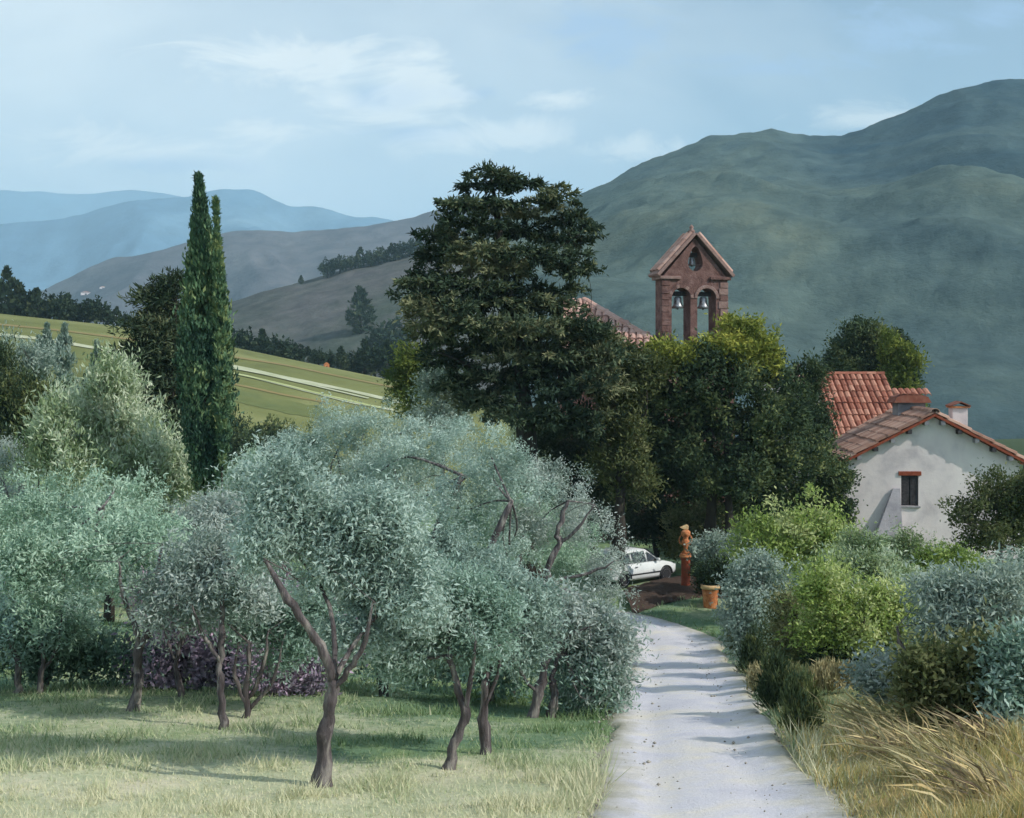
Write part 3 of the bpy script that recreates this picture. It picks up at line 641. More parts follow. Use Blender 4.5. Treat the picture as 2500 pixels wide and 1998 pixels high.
# roof deck, tiles, rafters
sl = math.atan2(ap - ea, W2); RLn = (W2 + .35) / math.cos(sl)
rf = MB()
for s in (-1, 1):
    ex = s * (W2 + .35); ez = ap - (W2 + .35) * math.tan(sl)
    v = []
    for y in (-.42, DEP + .3):
        for (x, z) in ((0, ap), (ex, ez)): v += [(x, y, z + .03), (x, y, z + .15)]
    rf.add(v, [(0, 2, 3, 1), (4, 5, 7, 6), (0, 4, 6, 2), (1, 3, 7, 5), (0, 1, 5, 4), (2, 6, 7, 3)])
roof = rf.obj('roof', TERRA_DARK, house)
tl = barrel_tile(0.62, 0.34, 0.03, 4, 'tile', TILE_TAN)
for s in (-1, 1):
    slope_tiles(roof, tl, (0, -.44 if s > 0 else DEP + .32, ap + .16), (0, s, 0), (s * math.cos(sl), 0, -math.sin(sl)), 19, 8, 0.355, 0.63, rng=rr)
rdg = barrel_tile(0.66, 0.42, 0.03, 5, 'ridge_tile', TILE_TAN)
for k in range(11):
    o = link('ridge_tile', rdg, roof, (0, -.42 + .62 * k + .62, ap + .22))
for s in (-1, 1):
    for k in range(6):
        xx = s * (0.35 + k * 0.72); z = ap - abs(xx) * math.tan(sl)
        MB().box(xx - .09, xx + .09, -.40, -.003, z - .17, z + .022).obj('rafter_end', DARKWOOD if k % 2 else GREYPLASTER, roof)
# chimneys
ch = MB(); cxx = 1.52
ch.box(cxx - .33, cxx + .33, 1.2, 1.86, ap - 1.05, ap + .35); chim = ch.obj('chimney', PLASTER, house)
MB().box(cxx - .42, cxx + .42, 1.11, 1.95, ap + .353, ap + .42).obj('chimney_cap', TERRA, chim, bevel=.01)
cp = MB(); 
for s in (-1, 1): cp.add([(cxx + s * .44, 1.06, ap + .42), (cxx, 1.06, ap + .60), (cxx, 2.0, ap + .60), (cxx + s * .44, 2.0, ap + .42), (cxx + s * .44, 1.06, ap + .46), (cxx, 1.06, ap + .65), (cxx, 2.0, ap + .65), (cxx + s * .44, 2.0, ap + .46)], [(0, 1, 2, 3), (7, 6, 5, 4), (0, 4, 5, 1), (1, 5, 6, 2), (2, 6, 7, 3), (3, 7, 4, 0)])
cp.obj('chimney_cap', TILE, chim)
# broad low chimney with a tiled lid behind the ridge
bx_ = MB().box(-.72, .52, 3.2, 4.3, ap - .6, ap + .52).obj('chimney', GREYPLASTER, house)
bx_['label'] = 'broad low chimney under a red tiled lid'
lid = MB().prism([(-.95, ap + .53), (.75, ap + .53), (.60, ap + .80), (-.1, ap + 1.02), (-.80, ap + .80)], 3.0, 4.5).obj('chimney_cap', TILE, bx_)
lt = barrel_tile(0.75, 0.3, 0.03, 4, 'tile', TILE)
slope_tiles(bx_, lt, (-.92, 3.72, ap + 1.08), (1, 0, 0), (0, -.92, -.38), 6, 1, .28, .75, rng=rr)

# --- long red roof behind
RD = 66.0
rx0, rx1 = P(1985, 900, RD)[0], P(2160, 900, RD)[0]; rz = EYE + (HY - 915) / F * RD
rg = ground_at((rx0 + rx1) / 2, RD - 4) - .3
red = thing('red_roofed_house', 'old farm building with weathered red tiled roof stepping down to a grey wall', 'house', ((rx0 + rx1) / 2, RD, rg))
hw = (rx1 - rx0) / 2; rzz = rz - rg; runv = 5.6; drop = 3.9; dn = Vector((0, -runv, -drop)).normalized()
xs = 0.30 * hw                                    # the roof is long left of xs and cut short right of it
wz = rzz - drop - .1
MB().box(-hw + .15, xs - .02, -runv + .3, 4.5, 0, wz).obj('wall', PLASTER, red)
shortrun = 2.75; sdrop = drop * shortrun / runv
MB().box(xs, hw - .12, -shortrun + .1, 4.45, 0, rzz - sdrop - .22).obj('wall', GREYPLASTER, red)
MB().box(xs + .75, xs + 1.35, -shortrun - .08, -shortrun + .097, rzz - sdrop - 1.05, rzz - sdrop - .45).obj('plaster_patch', PLASTER, red, bevel=.02)
dk = MB()
for (xa, xb, ru) in ((-hw, xs, runv), (xs + .004, hw, shortrun)):
    dz = drop * ru / runv
    dk.add([(xa, 0, rzz - .16), (xb, 0, rzz - .16), (xb, -ru, rzz - dz - .16), (xa, -ru, rzz - dz - .16), (xa, 0, rzz - .03), (xb, 0, rzz - .03), (xb, -ru, rzz - dz - .03), (xa, -ru, rzz - dz - .03)],
       [(0, 1, 2, 3), (7, 6, 5, 4), (0, 4, 5, 1), (1, 5, 6, 2), (2, 6, 7, 3), (3, 7, 4, 0)])
dk.add([(-hw, 0.004, rzz - .16), (hw, 0.004, rzz - .16), (hw, 5, rzz - 3.4), (-hw, 5, rzz - 3.4), (-hw, 0.004, rzz - .03), (hw, 0.004, rzz - .03), (hw, 5, rzz - 3.27), (-hw, 5, rzz - 3.27)],
   [(0, 3, 2, 1), (4, 5, 6, 7), (0, 1, 5, 4), (1, 2, 6, 5), (2, 3, 7, 6), (3, 0, 4, 7)])
for xg in (-hw + .16, hw - .42):
    pts = [(-runv + .5, wz - .2), (4.4, wz - .2), (4.4, rzz - 3.05), (0, rzz - .2), (-runv + .5, wz + .18)] if xg < 0 else [(-shortrun + .4, wz - .2), (4.4, wz - .2), (4.4, rzz - 3.05), (0, rzz - .2), (-shortrun + .4, rzz - sdrop - .05)]
    MB().add([(xg, y, z) for y, z in pts] + [(xg + .25, y, z) for y, z in pts], [[0, 1, 2, 3, 4], [9, 8, 7, 6, 5]] + [[i, i + 5, (i + 1) % 5 + 5, (i + 1) % 5] for i in range(5)]).obj('gable_wall', PLASTER, red)
rroof = dk.obj('roof', TERRA_DARK, red)
rt = barrel_tile(0.60, 0.30, 0.028, 4, 'tile', TILE)
ncol = int(2 * hw / .30); cw = 2 * hw / ncol; nrow = int(math.hypot(runv, drop) / (.6 * .86)) + 1
ok_rows = int(math.hypot(shortrun, sdrop) / (.6 * .86)) + 1
slope_tiles(rroof, rt, (-hw, 0, rzz - .02), (1, 0, 0), dn, ncol, nrow, cw, .6, skip=lambda c, r: (c + .5) * cw - hw > xs and r >= ok_rows, rng=rr)
rrt = barrel_tile(0.5, 0.36, 0.03, 5, 'ridge_tile', TILE)
for k in range(int(2 * hw / .47)): link('ridge_tile', rrt, rroof, (-hw + .47 * k, 0, rzz + .03), (0, 0, math.pi / 2))

# --- small pink roof peeping out left of it
SDp = 78.0; sp_ = P(1922, 940, SDp); sg = ground_at(sp_[0], SDp) - .3; sz = EYE + (HY - 918) / F * SDp - sg
sm = thing('small_house', 'tiny pink roofed house with a stub chimney peeping above dark treetops', 'house', (sp_[0], SDp, sg), math.radians(20))
MB().box(-1.1, 1.1, -1.5, 1.5, 0, sz - .55).obj('wall', PLASTER, sm)
sr = MB()
for s in (-1, 1): sr.add([(-1.35, 0, sz), (1.35, 0, sz), (1.35, s * 1.8, sz - .75), (-1.35, s * 1.8, sz - .75), (-1.35, 0, sz + .1), (1.35, 0, sz + .1), (1.35, s * 1.8, sz - .65), (-1.35, s * 1.8, sz - .65)], [(0, 1, 2, 3), (7, 6, 5, 4), (0, 4, 5, 1), (1, 5, 6, 2), (2, 6, 7, 3), (3, 7, 4, 0)])
sroof = sr.obj('roof', TILE_PINK, sm)
spt = barrel_tile(0.62, 0.30, 0.03, 4, 'tile', TILE_PINK)
slope_tiles(sroof, spt, (-1.35, 0, sz + .11), (1, 0, 0), (0, -1.8, -.75), 9, 4, .30, .6, rng=rr)
MB().box(.45, .8, -.3, .05, sz - .3, sz + .75).obj('chimney', STONE_PALE, sroof, bevel=.02)

# --- church: hip roofed nave behind the cedar
BD = 62.0
ctop = P(1425, 735, BD + 3); cg = ground_at(ctop[0], BD + 3) - .3
church = thing('church', 'stone church with pink tiled hip roof half hidden behind the big cedar', 'church', (ctop[0], BD + 3, cg), math.radians(-8))
zt = ctop[2] - cg; hx_ = 4.6; zr = zt - 2.75
MB().box(-1.0, hx_ - .4, -3.6, 5.5, 0, zr - .1).obj('wall', STONE, church)
hr = MB(); 
hr.add([(0, 0, zt), (-1.25, 0, zt), (hx_, -4.1, zr), (-1.25, -4.1, zr), (hx_, 6, zr), (-1.25, 6, zr), (hx_, -4.1, zr - .22), (-1.25, -4.1, zr - .22), (hx_, 6, zr - .22), (-1.25, 6, zr - .22)],
   [(0, 1, 3, 2), (0, 2, 4), (0, 4, 5, 1), (1, 5, 3), (2, 3, 7, 6), (4, 2, 6, 8), (5, 4, 8, 9), (3, 5, 9, 7), (6, 7, 9, 8)])
croof = hr.obj('roof', STONE, church)
dn2 = Vector((0, -4.1, zr - zt)).normalized(); ct = barrel_tile(0.66, 0.36, 0.03, 4, 'tile', TILE_PINK)
slope_tiles(croof, ct, (-1.1, 0, zt + .02), (1, 0, 0), dn2, 16, 9, .36, .64,
    skip=lambda c, r: (-1.1 + .36 * (c + .5)) > (r + .7) * .64 * .86 * hx_ / math.hypot(4.1, zt - zr), rng=rr)
ht = barrel_tile(0.66, 0.44, 0.03, 5, 'hip_tile', TILE_PINK)
hipd = Vector((hx_, -4.1, zr - zt)); hl = hipd.length; hipd.normalize()
for k in range(int(hl / .58)):
    p = Vector((0, 0, zt + .06)) + hipd * (.58 * k)
    o = link('hip_tile', ht, croof, p); o.rotation_euler = (-hipd).to_track_quat('Y', 'Z').to_euler()

# --- bell gable
bl0 = P(1688, 900, BD); bgz = ground_at(bl0[0], BD) - .2
k = BD / F
def bz(py): return EYE + (HY - py) * k - bgz
bell = thing('bell_gable', 'reddish stone bell gable with two arches and a pierced pediment above treetops', 'bell gable', (bl0[0], BD, bgz), math.radians(14))
BWd, BT = 82 * k / math.cos(math.radians(14)), .95
zc, ztp = bz(680), bz(584)                        # cornice and peak
def face_with_holes(outer, holes, y0, y1, name, mat, parent):
    bm = bmesh.new(); allv = []
    for lp in [outer] + holes:
        vs_ = [bm.verts.new((x, y0, z)) for x, z in lp]
        for i in range(len(vs_)): bm.edges.new((vs_[i], vs_[(i + 1) % len(vs_)]))
    bmesh.ops.triangle_fill(bm, use_beauty=True, use_dissolve=False, edges=bm.edges[:], normal=(0, -1, 0))
    r = bmesh.ops.extrude_face_region(bm, geom=bm.faces[:])
    bmesh.ops.translate(bm, vec=(0, y1 - y0, 0), verts=[e for e in r['geom'] if isinstance(e, bmesh.types.BMVert)])
    bmesh.ops.recalc_face_normals(bm, faces=bm.faces)
    me = bpy.data.meshes.new(name); bm.to_mesh(me); bm.free(); me.materials.append(mat)
    return link(name, me, parent)
def arch(cx, hwid, zb, zs, n=12):
    """opening from zb up to springing zs with a round head"""
    return [(cx - hwid, zb), (cx + hwid, zb)] + [(cx + hwid * math.cos(a), zs + hwid * math.sin(a)) for a in np.linspace(0, math.pi, n)]
ax1, ax2 = -.74, .62; ahw = .50
za0, za1 = bz(868), bz(730)
outer = [(-BWd, 0), (BWd, 0), (BWd, zc), (0, ztp), (-BWd, zc)]
ph = bz(645)
tri = [(.02 + .40 * math.cos(a), ph + .02 + .42 * math.sin(a) + max(0, math.sin(a)) ** 3 * .42) for a in np.linspace(0, 2 * math.pi, 16, endpoint=False)]
face_with_holes(outer, [arch(ax1, ahw, za0, za1), arch(ax2, ahw, za0, za1), tri], -BT / 2, BT / 2, 'wall', STONE, bell)
MB().box(-BWd - .16, -BWd * .45, -BT / 2 - .13, BT / 2 + .13, zc - .10, zc + .06).obj('cornice', STONE_PALE, bell, bevel=.02)
MB().box(BWd * .45, BWd + .16, -BT / 2 - .13, BT / 2 + .13, zc - .10, zc + .06).obj('cornice', STONE, bell, bevel=.02)
for s in (-1, 1):                                # raking copings
    a = Vector((s * (BWd + .22), 0, zc + .03)); bb = Vector((0, 0, ztp + .16)); dd = (bb - a); ll = dd.length; dd.normalize()
    nn = Vector((-dd.z * s, 0, dd.x * s)) if s > 0 else Vector((dd.z * s, 0, -dd.x * s))
    if nn.z < 0: nn = -nn
    v = []
    for y in (-BT / 2 - .2, BT / 2 + .2):
        for p in (a, bb): v += [tuple(p + Vector((0, y, 0))), tuple(p + nn * .17 + Vector((0, y, 0)))]
    MB().add(v, [(0, 2, 3, 1), (4, 5, 7, 6), (0, 4, 6, 2), (1, 3, 7, 5), (0, 1, 5, 4), (2, 6, 7, 3)]).obj('coping', STONE_PALE, bell, bevel=.015)
    ctl = barrel_tile(0.5, 0.34, 0.03, 4, 'tile', TILE_PINK)
    for q in range(int(ll / .42)):
        for yy in (-.45, 0, .45):
            p = bb + nn * .19 - dd * (.42 * q + .05) + Vector((0, yy, 0)); o = link('tile', ctl, bell, p)
            o.rotation_euler = Matrix((dd.cross(nn), dd, nn)).transposed().to_euler()
MB().lathe([(.14, 0), (.2, .08), (.08, .2), (.12, .3), (.02, .42)], 10, (0, 0, ztp + .3)).obj('finial', STONE_PALE, bell, smooth=True)
for (cx_, mat) in ((ax1, STONE), (ax2, STONE_PALE)):      # arch rings of stone
    ring = [(cx_ + (ahw + .002) * math.cos(a), za1 + (ahw + .002) * math.sin(a)) for a in np.linspace(0, math.pi, 12)]
    orr = [(cx_ + (ahw + .17) * math.cos(a), za1 + (ahw + .17) * math.sin(a)) for a in np.linspace(0, math.pi, 12)]
    for i in range(11):
        MB().prism([ring[i], ring[i + 1], orr[i + 1], orr[i]], -BT / 2 - .05, -BT / 2 - .003).obj('arch_stone', mat if i % 3 else STONE_PALE, bell, bevel=.01)
rrs = np.random.default_rng(9)
for xa, xb, m_ in ((-BWd, -BWd + .42, STONE), (BWd - .52, BWd, STONE_PALE)):        # corner stones, proud of the face
    z = za0 - .6; i = 0
    while z < zc - .25:
        h_ = rrs.uniform(.26, .40); ww = rrs.uniform(.75, 1.0) * (xb - xa); xl = xa if xa < 0 else xb - ww
        mm = STONE_PALE if (m_ is STONE_PALE and i % 3 != 1) else STONE
        MB().box(xl - (.03 if xa < 0 else 0), xl + ww + (.03 if xa > 0 else 0), -BT / 2 - .045, BT / 2 + .03 if xa > 0 else -BT / 2 + .2, z + .012, z + h_ - .012).obj('corner_stone', mm, bell, bevel=.018)
        z += h_; i += 1
MB().box(-BWd - .3, BWd + .3, -BT / 2 - .25, BT / 2 + .25, 0, za0 - .62).obj('plinth', STONE, bell, bevel=.03)
def bell_obj(label, x, ztopv, r, h):
    Mz = Matrix.Rotation(math.radians(14), 4, 'Z') @ Vector((x, 0, 0))
    o = thing('bell', label, 'bell', (bl0[0] + Mz.x, BD + Mz.y, bgz + ztopv), math.radians(14), group='bells of the bell gable')
    MB().lathe([(.02, 0), (r * .45, -.02), (r * .58, -h * .15), (r * .62, -h * .5), (r * .78, -h * .78), (r, -h), (r * .93, -h), (r * .7, -h * .75), (r * .5, -h * .3), (.02, -h * .15)], 18).obj('bell_body', BRONZE, o, smooth=True)
    MB().box(-r * 1.25, r * 1.25, -.09, .09, .01, .24).obj('yoke', DARKWOOD, o, bevel=.02)
    MB().lathe([(.02, -h * .2), (.02, -h * .9), (.06, -h * .98), (.05, -h * 1.1), (.01, -h * 1.12)], 8).obj('clapper', IRON, o, smooth=True)
bell_obj('grey bronze bell hanging in the left arch of the bell gable', ax1, za1 + .12, .32, .60)
bell_obj('grey bronze bell hanging in the right arch of the bell gable', ax2, za1 + .12, .32, .60)
bell_obj('small bell in the rounded opening of the pediment', .02, ph + .32, .22, .40)

# ------------------------------------------------------------------ car, pillar, pot
cp_ = hit(1600, 1424); CD = cp_[1]
car = thing('parked_car', 'small white hatchback parked half hidden behind olive leaves and the terracotta pillar', 'car', (cp_[0] - .85, CD + .6, ground_at(cp_[0] - .85, CD + .6)), math.radians(38)); car.scale = (.92, .92, .92)
def loft(stations, ring, name, mat, parent, smooth=True):
    """stations along x: (x, *args) -> ring(args) list of (y, z)"""
    rows = [[(s[0], y, z) for y, z in ring(*s[1:])] for s in stations]; n_ = len(rows[0]); mb = MB()
    v = [p for r in rows for p in r]; f = [[i * n_ + j, i * n_ + (j + 1) % n_, (i + 1) * n_ + (j + 1) % n_, (i + 1) * n_ + j] for i in range(len(rows) - 1) for j in range(n_)]
    f += [list(range(n_ - 1, -1, -1)), [(len(rows) - 1) * n_ + j for j in range(n_)]]
    o = mb.add(v, f).obj(name, mat, parent, smooth=smooth)
    return o
def body_ring(zb, zbelt, hw_):
    w = hw_
    return [(-w * .90, zb), (-w * .99, zb + .12), (-w, zb + .35), (-w * .97, zbelt - .04), (-w * .90, zbelt), (w * .90, zbelt), (w * .97, zbelt - .04), (w, zb + .35), (w * .99, zb + .12), (w * .90, zb)]
body = loft([(-1.92, .42, .62, .66), (-1.86, .30, .78, .78), (-1.6, .24, .88, .82), (-1.0, .22, .93, .84), (0, .22, .93, .85), (.8, .22, .91, .84), (1.2, .22, .88, .83), (1.65, .25, .78, .80), (1.88, .32, .66, .74), (1.95, .44, .58, .62)], body_ring, 'body', CARPAINT, car)
def cab_ring(zb, zt, wb, wt):
    return [(-wb, zb), (-wt - .02, zt - .10), (-wt + .08, zt - .015), (wt - .08, zt - .015), (wt + .02, zt - .10), (wb, zb)]
loft([(-1.80, .86, .93, .74, .72), (-1.62, .86, 1.22, .76, .64), (-1.40, .88, 1.42, .78, .60), (-.9, .90, 1.485, .79, .585), (-.2, .90, 1.49, .79, .585), (.25, .90, 1.44, .78, .59), (.62, .88, 1.20, .77, .64), (1.02, .87, .90, .75, .72)], cab_ring, 'roof', CARPAINT, car)
for s in (-1, 1):
    for pts in ([(-1.36, .95), (-.78, .95), (-.78, 1.36), (-1.22, 1.34)], [(-.68, .95), (.10, .95), (.06, 1.37), (-.68, 1.375)], [(.17, .95), (.78, .95), (.50, 1.16), (.22, 1.34)]):
        def side(x, z): return s * (.795 - (z - .90) / .55 * .185)
        v = [(x, side(x, z), z) for x, z in pts] + [(x, side(x, z) + s * .012, z) for x, z in pts]
        MB().add(v, [(3, 2, 1, 0), (4, 5, 6, 7), (0, 1, 5, 4), (1, 2, 6, 5), (2, 3, 7, 6), (3, 0, 4, 7)]).obj('side_window', GLASSDARK, car)
    for xw in (-1.18, 1.22):
        w = MB(); yw = s * .76
        def disc(prof): return [(r, z) for r, z in prof]
        ty = MB().lathe([(.20, -.10), (.29, -.10), (.315, -.06), (.315, .06), (.29, .10), (.20, .10)], 24)
        M_ = Matrix.Translation((xw, yw, .315)) @ Matrix.Rotation(math.pi / 2, 4, 'X'); ty.v = [tuple(M_ @ Vector(p)) for p in ty.v]
        wheel = ty.obj('wheel', RUBBER, car, smooth=True)
        rm = MB().lathe([(.01, -.07), (.19, -.085), (.215, -.105), (.215, .105), (.19, .085), (.01, .07)], 20); rm.v = [tuple(M_ @ Vector(p)) for p in rm.v]
        rm.obj('rim', ALLOY, wheel, smooth=False)
        ar = MB(); 
        for q in range(12):
            a0, a1 = math.pi * q / 12, math.pi * (q + 1) / 12
            ar.add([(xw + r * math.cos(a), s * y, .315 + r * math.sin(a)) for a in (a0, a1) for r in (.335, .385) for y in (.80, .862)], [(0, 2, 3, 1), (4, 5, 7, 6), (0, 1, 5, 4), (2, 6, 7, 3), (1, 3, 7, 5), (0, 4, 6, 2)])
        ar.obj('wheel_arch', RUBBER, car)
    MB().box(.62, .74, s * .83 if s > 0 else -.98, .98 if s > 0 else s * .83, .95, 1.06).obj('mirror', CARPAINT, car, bevel=.02)
    MB().box(-1.89, -1.80, s * .62 - .10, s * .62 + .10, .58, .84).obj('tail_light', REDLAMP, car, bevel=.02)
    MB().box(1.78, 1.90, s * .55 - .14, s * .55 + .14, .56, .68).obj('headlight', CLEARLAMP, car, bevel=.02)
    MB().box(-1.0, .9, s * .845 - .012, s * .845 + .012, .44, .50).obj('side_trim', RUBBER, car)
    MB().box(-.60, -.46, s * .862 - .012, s * .862 + .012, .76, .79).obj('door_handle', RUBBER, car)
MB().add([(-1.79, -.60, .98), (-1.79, .60, .98), (-1.57, .52, 1.33), (-1.57, -.52, 1.33), (-1.83, -.60, .98), (-1.83, .60, .98), (-1.63, .52, 1.33), (-1.63, -.52, 1.33)], [(0, 1, 2, 3), (7, 6, 5, 4), (0, 4, 5, 1), (1, 5, 6, 2), (2, 6, 7, 3), (3, 7, 4, 0)]).obj('rear_window', GLASSDARK, car)
MB().add([(1.0, -.64, .93), (1.0, .64, .93), (.37, .53, 1.385), (.37, -.53, 1.385), (1.03, -.64, .95), (1.03, .64, .95), (.40, .53, 1.41), (.40, -.53, 1.41)], [(0, 1, 2, 3), (7, 6, 5, 4), (0, 4, 5, 1), (1, 5, 6, 2), (2, 6, 7, 3), (3, 7, 4, 0)]).obj('windscreen', GLASSDARK, car)
MB().box(-1.98, -1.84, -.70, .70, .32, .50).obj('bumper', RUBBER, car, bevel=.03)
MB().box(1.86, 2.0, -.66, .66, .30, .46).obj('bumper', RUBBER, car, bevel=.03)

pp = hit(1674, 1440); kk = pp[1] / F
pil = thing('garden_pillar', 'red terracotta garden pillar carrying a curled urn with pale tip', 'pillar', (pp[0], pp[1], ground_at(pp[0], pp[1]) - .05))
ph_ = lambda py: EYE + (HY - py) * kk - (ground_at(pp[0], pp[1]) - .05)
zc0 = ph_(1362)
MB().box(-.24, .24, -.24, .24, 0, .16).obj('plinth', TERRA_DARK, pil, bevel=.015)
MB().lathe([(.185, .163), (.185, .25), (.165, .30), (.168, zc0 - .12), (.185, zc0 - .06), (.19, zc0)], 18).obj('shaft', TERRA_DARK, pil, smooth=True)
MB().lathe([(.20, zc0 + .003), (.24, zc0 + .03), (.24, zc0 + .07), (.20, zc0 + .10), (.215, zc0 + .13), (.20, zc0 + .16)], 18).obj('collar', TERRA, pil, smooth=True)
z1 = zc0 + .165; H1 = ph_(1294) - z1
urn = MB().lathe([(.12, z1), (.15, z1 + H1 * .05), (.07, z1 + H1 * .15), (.06, z1 + H1 * .22), (.10, z1 + H1 * .30), (.155, z1 + H1 * .42), (.145, z1 + H1 * .52), (.10, z1 + H1 * .60), (.09, z1 + H1 * .66), (.14, z1 + H1 * .74), (.185, z1 + H1 * .84), (.175, z1 + H1 * .92), (.10, z1 + H1)], 20, wob=lambda a, z: .06 * math.sin(6 * a + z * 14)).obj('urn', TERRA, pil, smooth=True)
for s in (-1, 1):
    MB().tube([(s * .10, 0, z1 + H1 * .36), (s * .22, 0, z1 + H1 * .44), (s * .25, 0, z1 + H1 * .60), (s * .19, 0, z1 + H1 * .74), (s * .15, 0, z1 + H1 * .80)], [.022, .026, .026, .024, .018], 8).obj('handle', TERRA, urn, smooth=True)
zt_ = z1 + H1 + .01
MB().add([(.09, -.06, zt_), (.10, .07, zt_), (-.05, .06, zt_), (-.06, -.06, zt_), (.11, -.05, zt_ + .13), (.10, .06, zt_ + .14), (-.06, .05, zt_ + .10), (-.26, 0, zt_ + .09), (.03, 0, zt_ + .21)],
    [(3, 2, 1, 0), (0, 1, 5, 4), (1, 2, 6, 5), (2, 3, 7, 6), (3, 0, 4, 7), (4, 5, 8), (5, 6, 8), (6, 7, 8), (7, 4, 8)]).obj('finial', TERRA_PALE, urn, smooth=False, bevel=.012)

po = hit(1734, 1482); kk2 = po[1] / F
pot = thing('flower_pot', 'orange terracotta flower pot with flared rim beside the dirt bed', 'pot', (po[0], po[1], ground_at(po[0], po[1]) - .01))
ht_ = 58 * kk2; rt_ = 23 * kk2
MB().lathe([(rt_ * .66, 0), (rt_ * .70, ht_ * .05), (rt_ * .88, ht_ * .80), (rt_ * .88, ht_ * .84), (rt_ * .78, ht_ * .84), (rt_ * .5, ht_ * .82)], 24).obj('pot_wall', TERRA, pot, smooth=True)
MB().lathe([(rt_ * .885, ht_ * .82), (rt_ * 1.0, ht_ * .83), (rt_ * 1.04, ht_ * .90), (rt_ * 1.02, ht_), (rt_ * .88, ht_), (rt_ * .86, ht_ * .86)], 24).obj('rim', TERRA_PALE, pot, smooth=True)
MB().lathe([(.01, ht_ * .855), (rt_ * .85, ht_ * .86), (rt_ * .8, ht_ * .90), (.01, ht_ * .93)], 18).obj('soil', SOIL, pot, smooth=True)
# bed of dark earth between road and pillar
bd = np.array([hit(*q) for q in ((1540, 1492), (1600, 1470), (1660, 1455), (1720, 1450), (1800, 1455))]); bc = resample(bd, 30)
Vb = np.zeros((9, 30, 3))
for j, s in enumerate(np.linspace(-1, 1, 9)):
    Vb[j, :, 0] = bc[:, 0]; Vb[j, :, 1] = bc[:, 1] + 1.5 + s * 2.2
    Vb[j, :, 2] = gz(Vb[j, :, 0], Vb[j, :, 1]) + .02 + (1 - s * s) * .16 + (fbm(Vb[j, :, 0] * 3, Vb[j, :, 1] * 3, 3) - .5) * .16
tag(link('flower_bed', grid_mesh('flower_bed', Vb, SOIL)), kind='structure')

# ------------------------------------------------------------------ olive grove, left of the road
OL = dict(L=0.104, Wd=0.031, clump=0.125, per=40, up=0.0, out=0.3, fill=0.6, tspread=0.42, hi=0.0, back=(.35, 1.15), lump=11, fwd=.10, thin=.74, flare=1.5)
GRP = 'olive trees of the grove left of the road'
def olive(label, base, trunk, limbs, blobs, leaf, n, seed, **kw):
    a = dict(OL); a.update(kw); dd = hit(*base)[1]; f = min(1.0, max(.72, dd / 21)); a['L'] *= f; a['Wd'] *= f; a['clump'] *= f ** .5; n = int(n * (1.15 if dd > 21 else 1.12) / f ** 1.2)
    return tree('olive_tree', label, 'olive tree', base, trunk, limbs, blobs, leaf, n, group=GRP, seed=seed, **a)
olive('olive tree with Y-shaped dark trunk at left edge of grove, mint crown', (320, 1735),
    [(318, 1735, 40), (338, 1680, 30), (334, 1620, 30), (342, 1565, 30)],
    [[(342, 1565, 20), (318, 1500, 17), (300, 1440, 14), (292, 1370, 11)], [(340, 1580, 24), (378, 1520, 22), (393, 1465, 20), (384, 1410, 17), (398, 1330, 12)]],
    [(200, 1350, 150, 90), (330, 1300, 130, 80), (90, 1430, 100, 90), (415, 1350, 90, 75), (300, 1400, 80, 50)], OLIVE_MINT, 15000, 1, back=(.6, 1.3))
olive('olive tree with leaning thin trunk behind the Y-shaped one, pale mint crown', (165, 1610),
    [(165, 1610, 22), (192, 1480, 20), (222, 1370, 22), (250, 1240, 16)], [],
    [(140, 1240, 140, 85), (290, 1225, 120, 70), (40, 1290, 90, 90), (220, 1300, 100, 60)], OLIVE_MINT, 15000, 2, back=(.9, 1.4), tint0=0.62)
olive('low deep green olive tree cut off by the left picture edge', (40, 1690),
    [(40, 1690, 24), (45, 1630, 20), (30, 1570, 16)], [], [(60, 1530, 105, 85), (10, 1430, 90, 90), (130, 1480, 80, 60), (-60, 1550, 90, 90)], OLIVE_DEEP, 11000, 3, tint0=0.6)
olive('olive tree with tall straight pole-like trunk and mauve grey crown', (548, 1775),
    [(548, 1775, 24), (540, 1690, 22), (540, 1600, 21), (544, 1480, 16)], [[(540, 1620, 14), (500, 1560, 12), (470, 1480, 9)]],
    [(470, 1400, 110, 90), (580, 1380, 110, 80), (430, 1480, 80, 70), (620, 1450, 90, 60), (520, 1470, 80, 50)], OLIVE_GREY, 14000, 4, tint0=0.34)
olive('olive tree of several thin purple grey stems beside the pole-trunked one', (625, 1745),
    [(600, 1752, 22), (606, 1660, 18), (612, 1570, 14)], [[(604, 1720, 15), (640, 1640, 15), (655, 1540, 10)], [(602, 1730, 13), (574, 1650, 13), (580, 1570, 9)], [(604, 1735, 14), (668, 1660, 13), (690, 1570, 10)]],
    [(650, 1500, 110, 65), (740, 1520, 90, 70), (570, 1510, 80, 50), (690, 1590, 70, 40)], OLIVE_DEEP, 12000, 5)
olive('largest front olive tree with thick forked trunk and broad teal crown', (785, 1905),
    [(782, 1905, 58), (795, 1810, 46), (806, 1730, 42), (815, 1660, 38)],
    [[(815, 1660, 34), (790, 1590, 34), (755, 1540, 28), (700, 1460, 28), (650, 1370, 20)], [(815, 1675, 22), (862, 1620, 20), (892, 1560, 17), (910, 1470, 12)]],
    [(740, 1290, 130, 100), (880, 1400, 150, 100), (690, 1190, 110, 85), (900, 1270, 140, 90), (860, 1560, 100, 50), (1000, 1480, 100, 75), (640, 1330, 70, 70), (960, 1370, 110, 80)], OLIVE_TEAL, 34000, 6, tint0=0.58, tspread=0.4, back=(.6, 1.3))
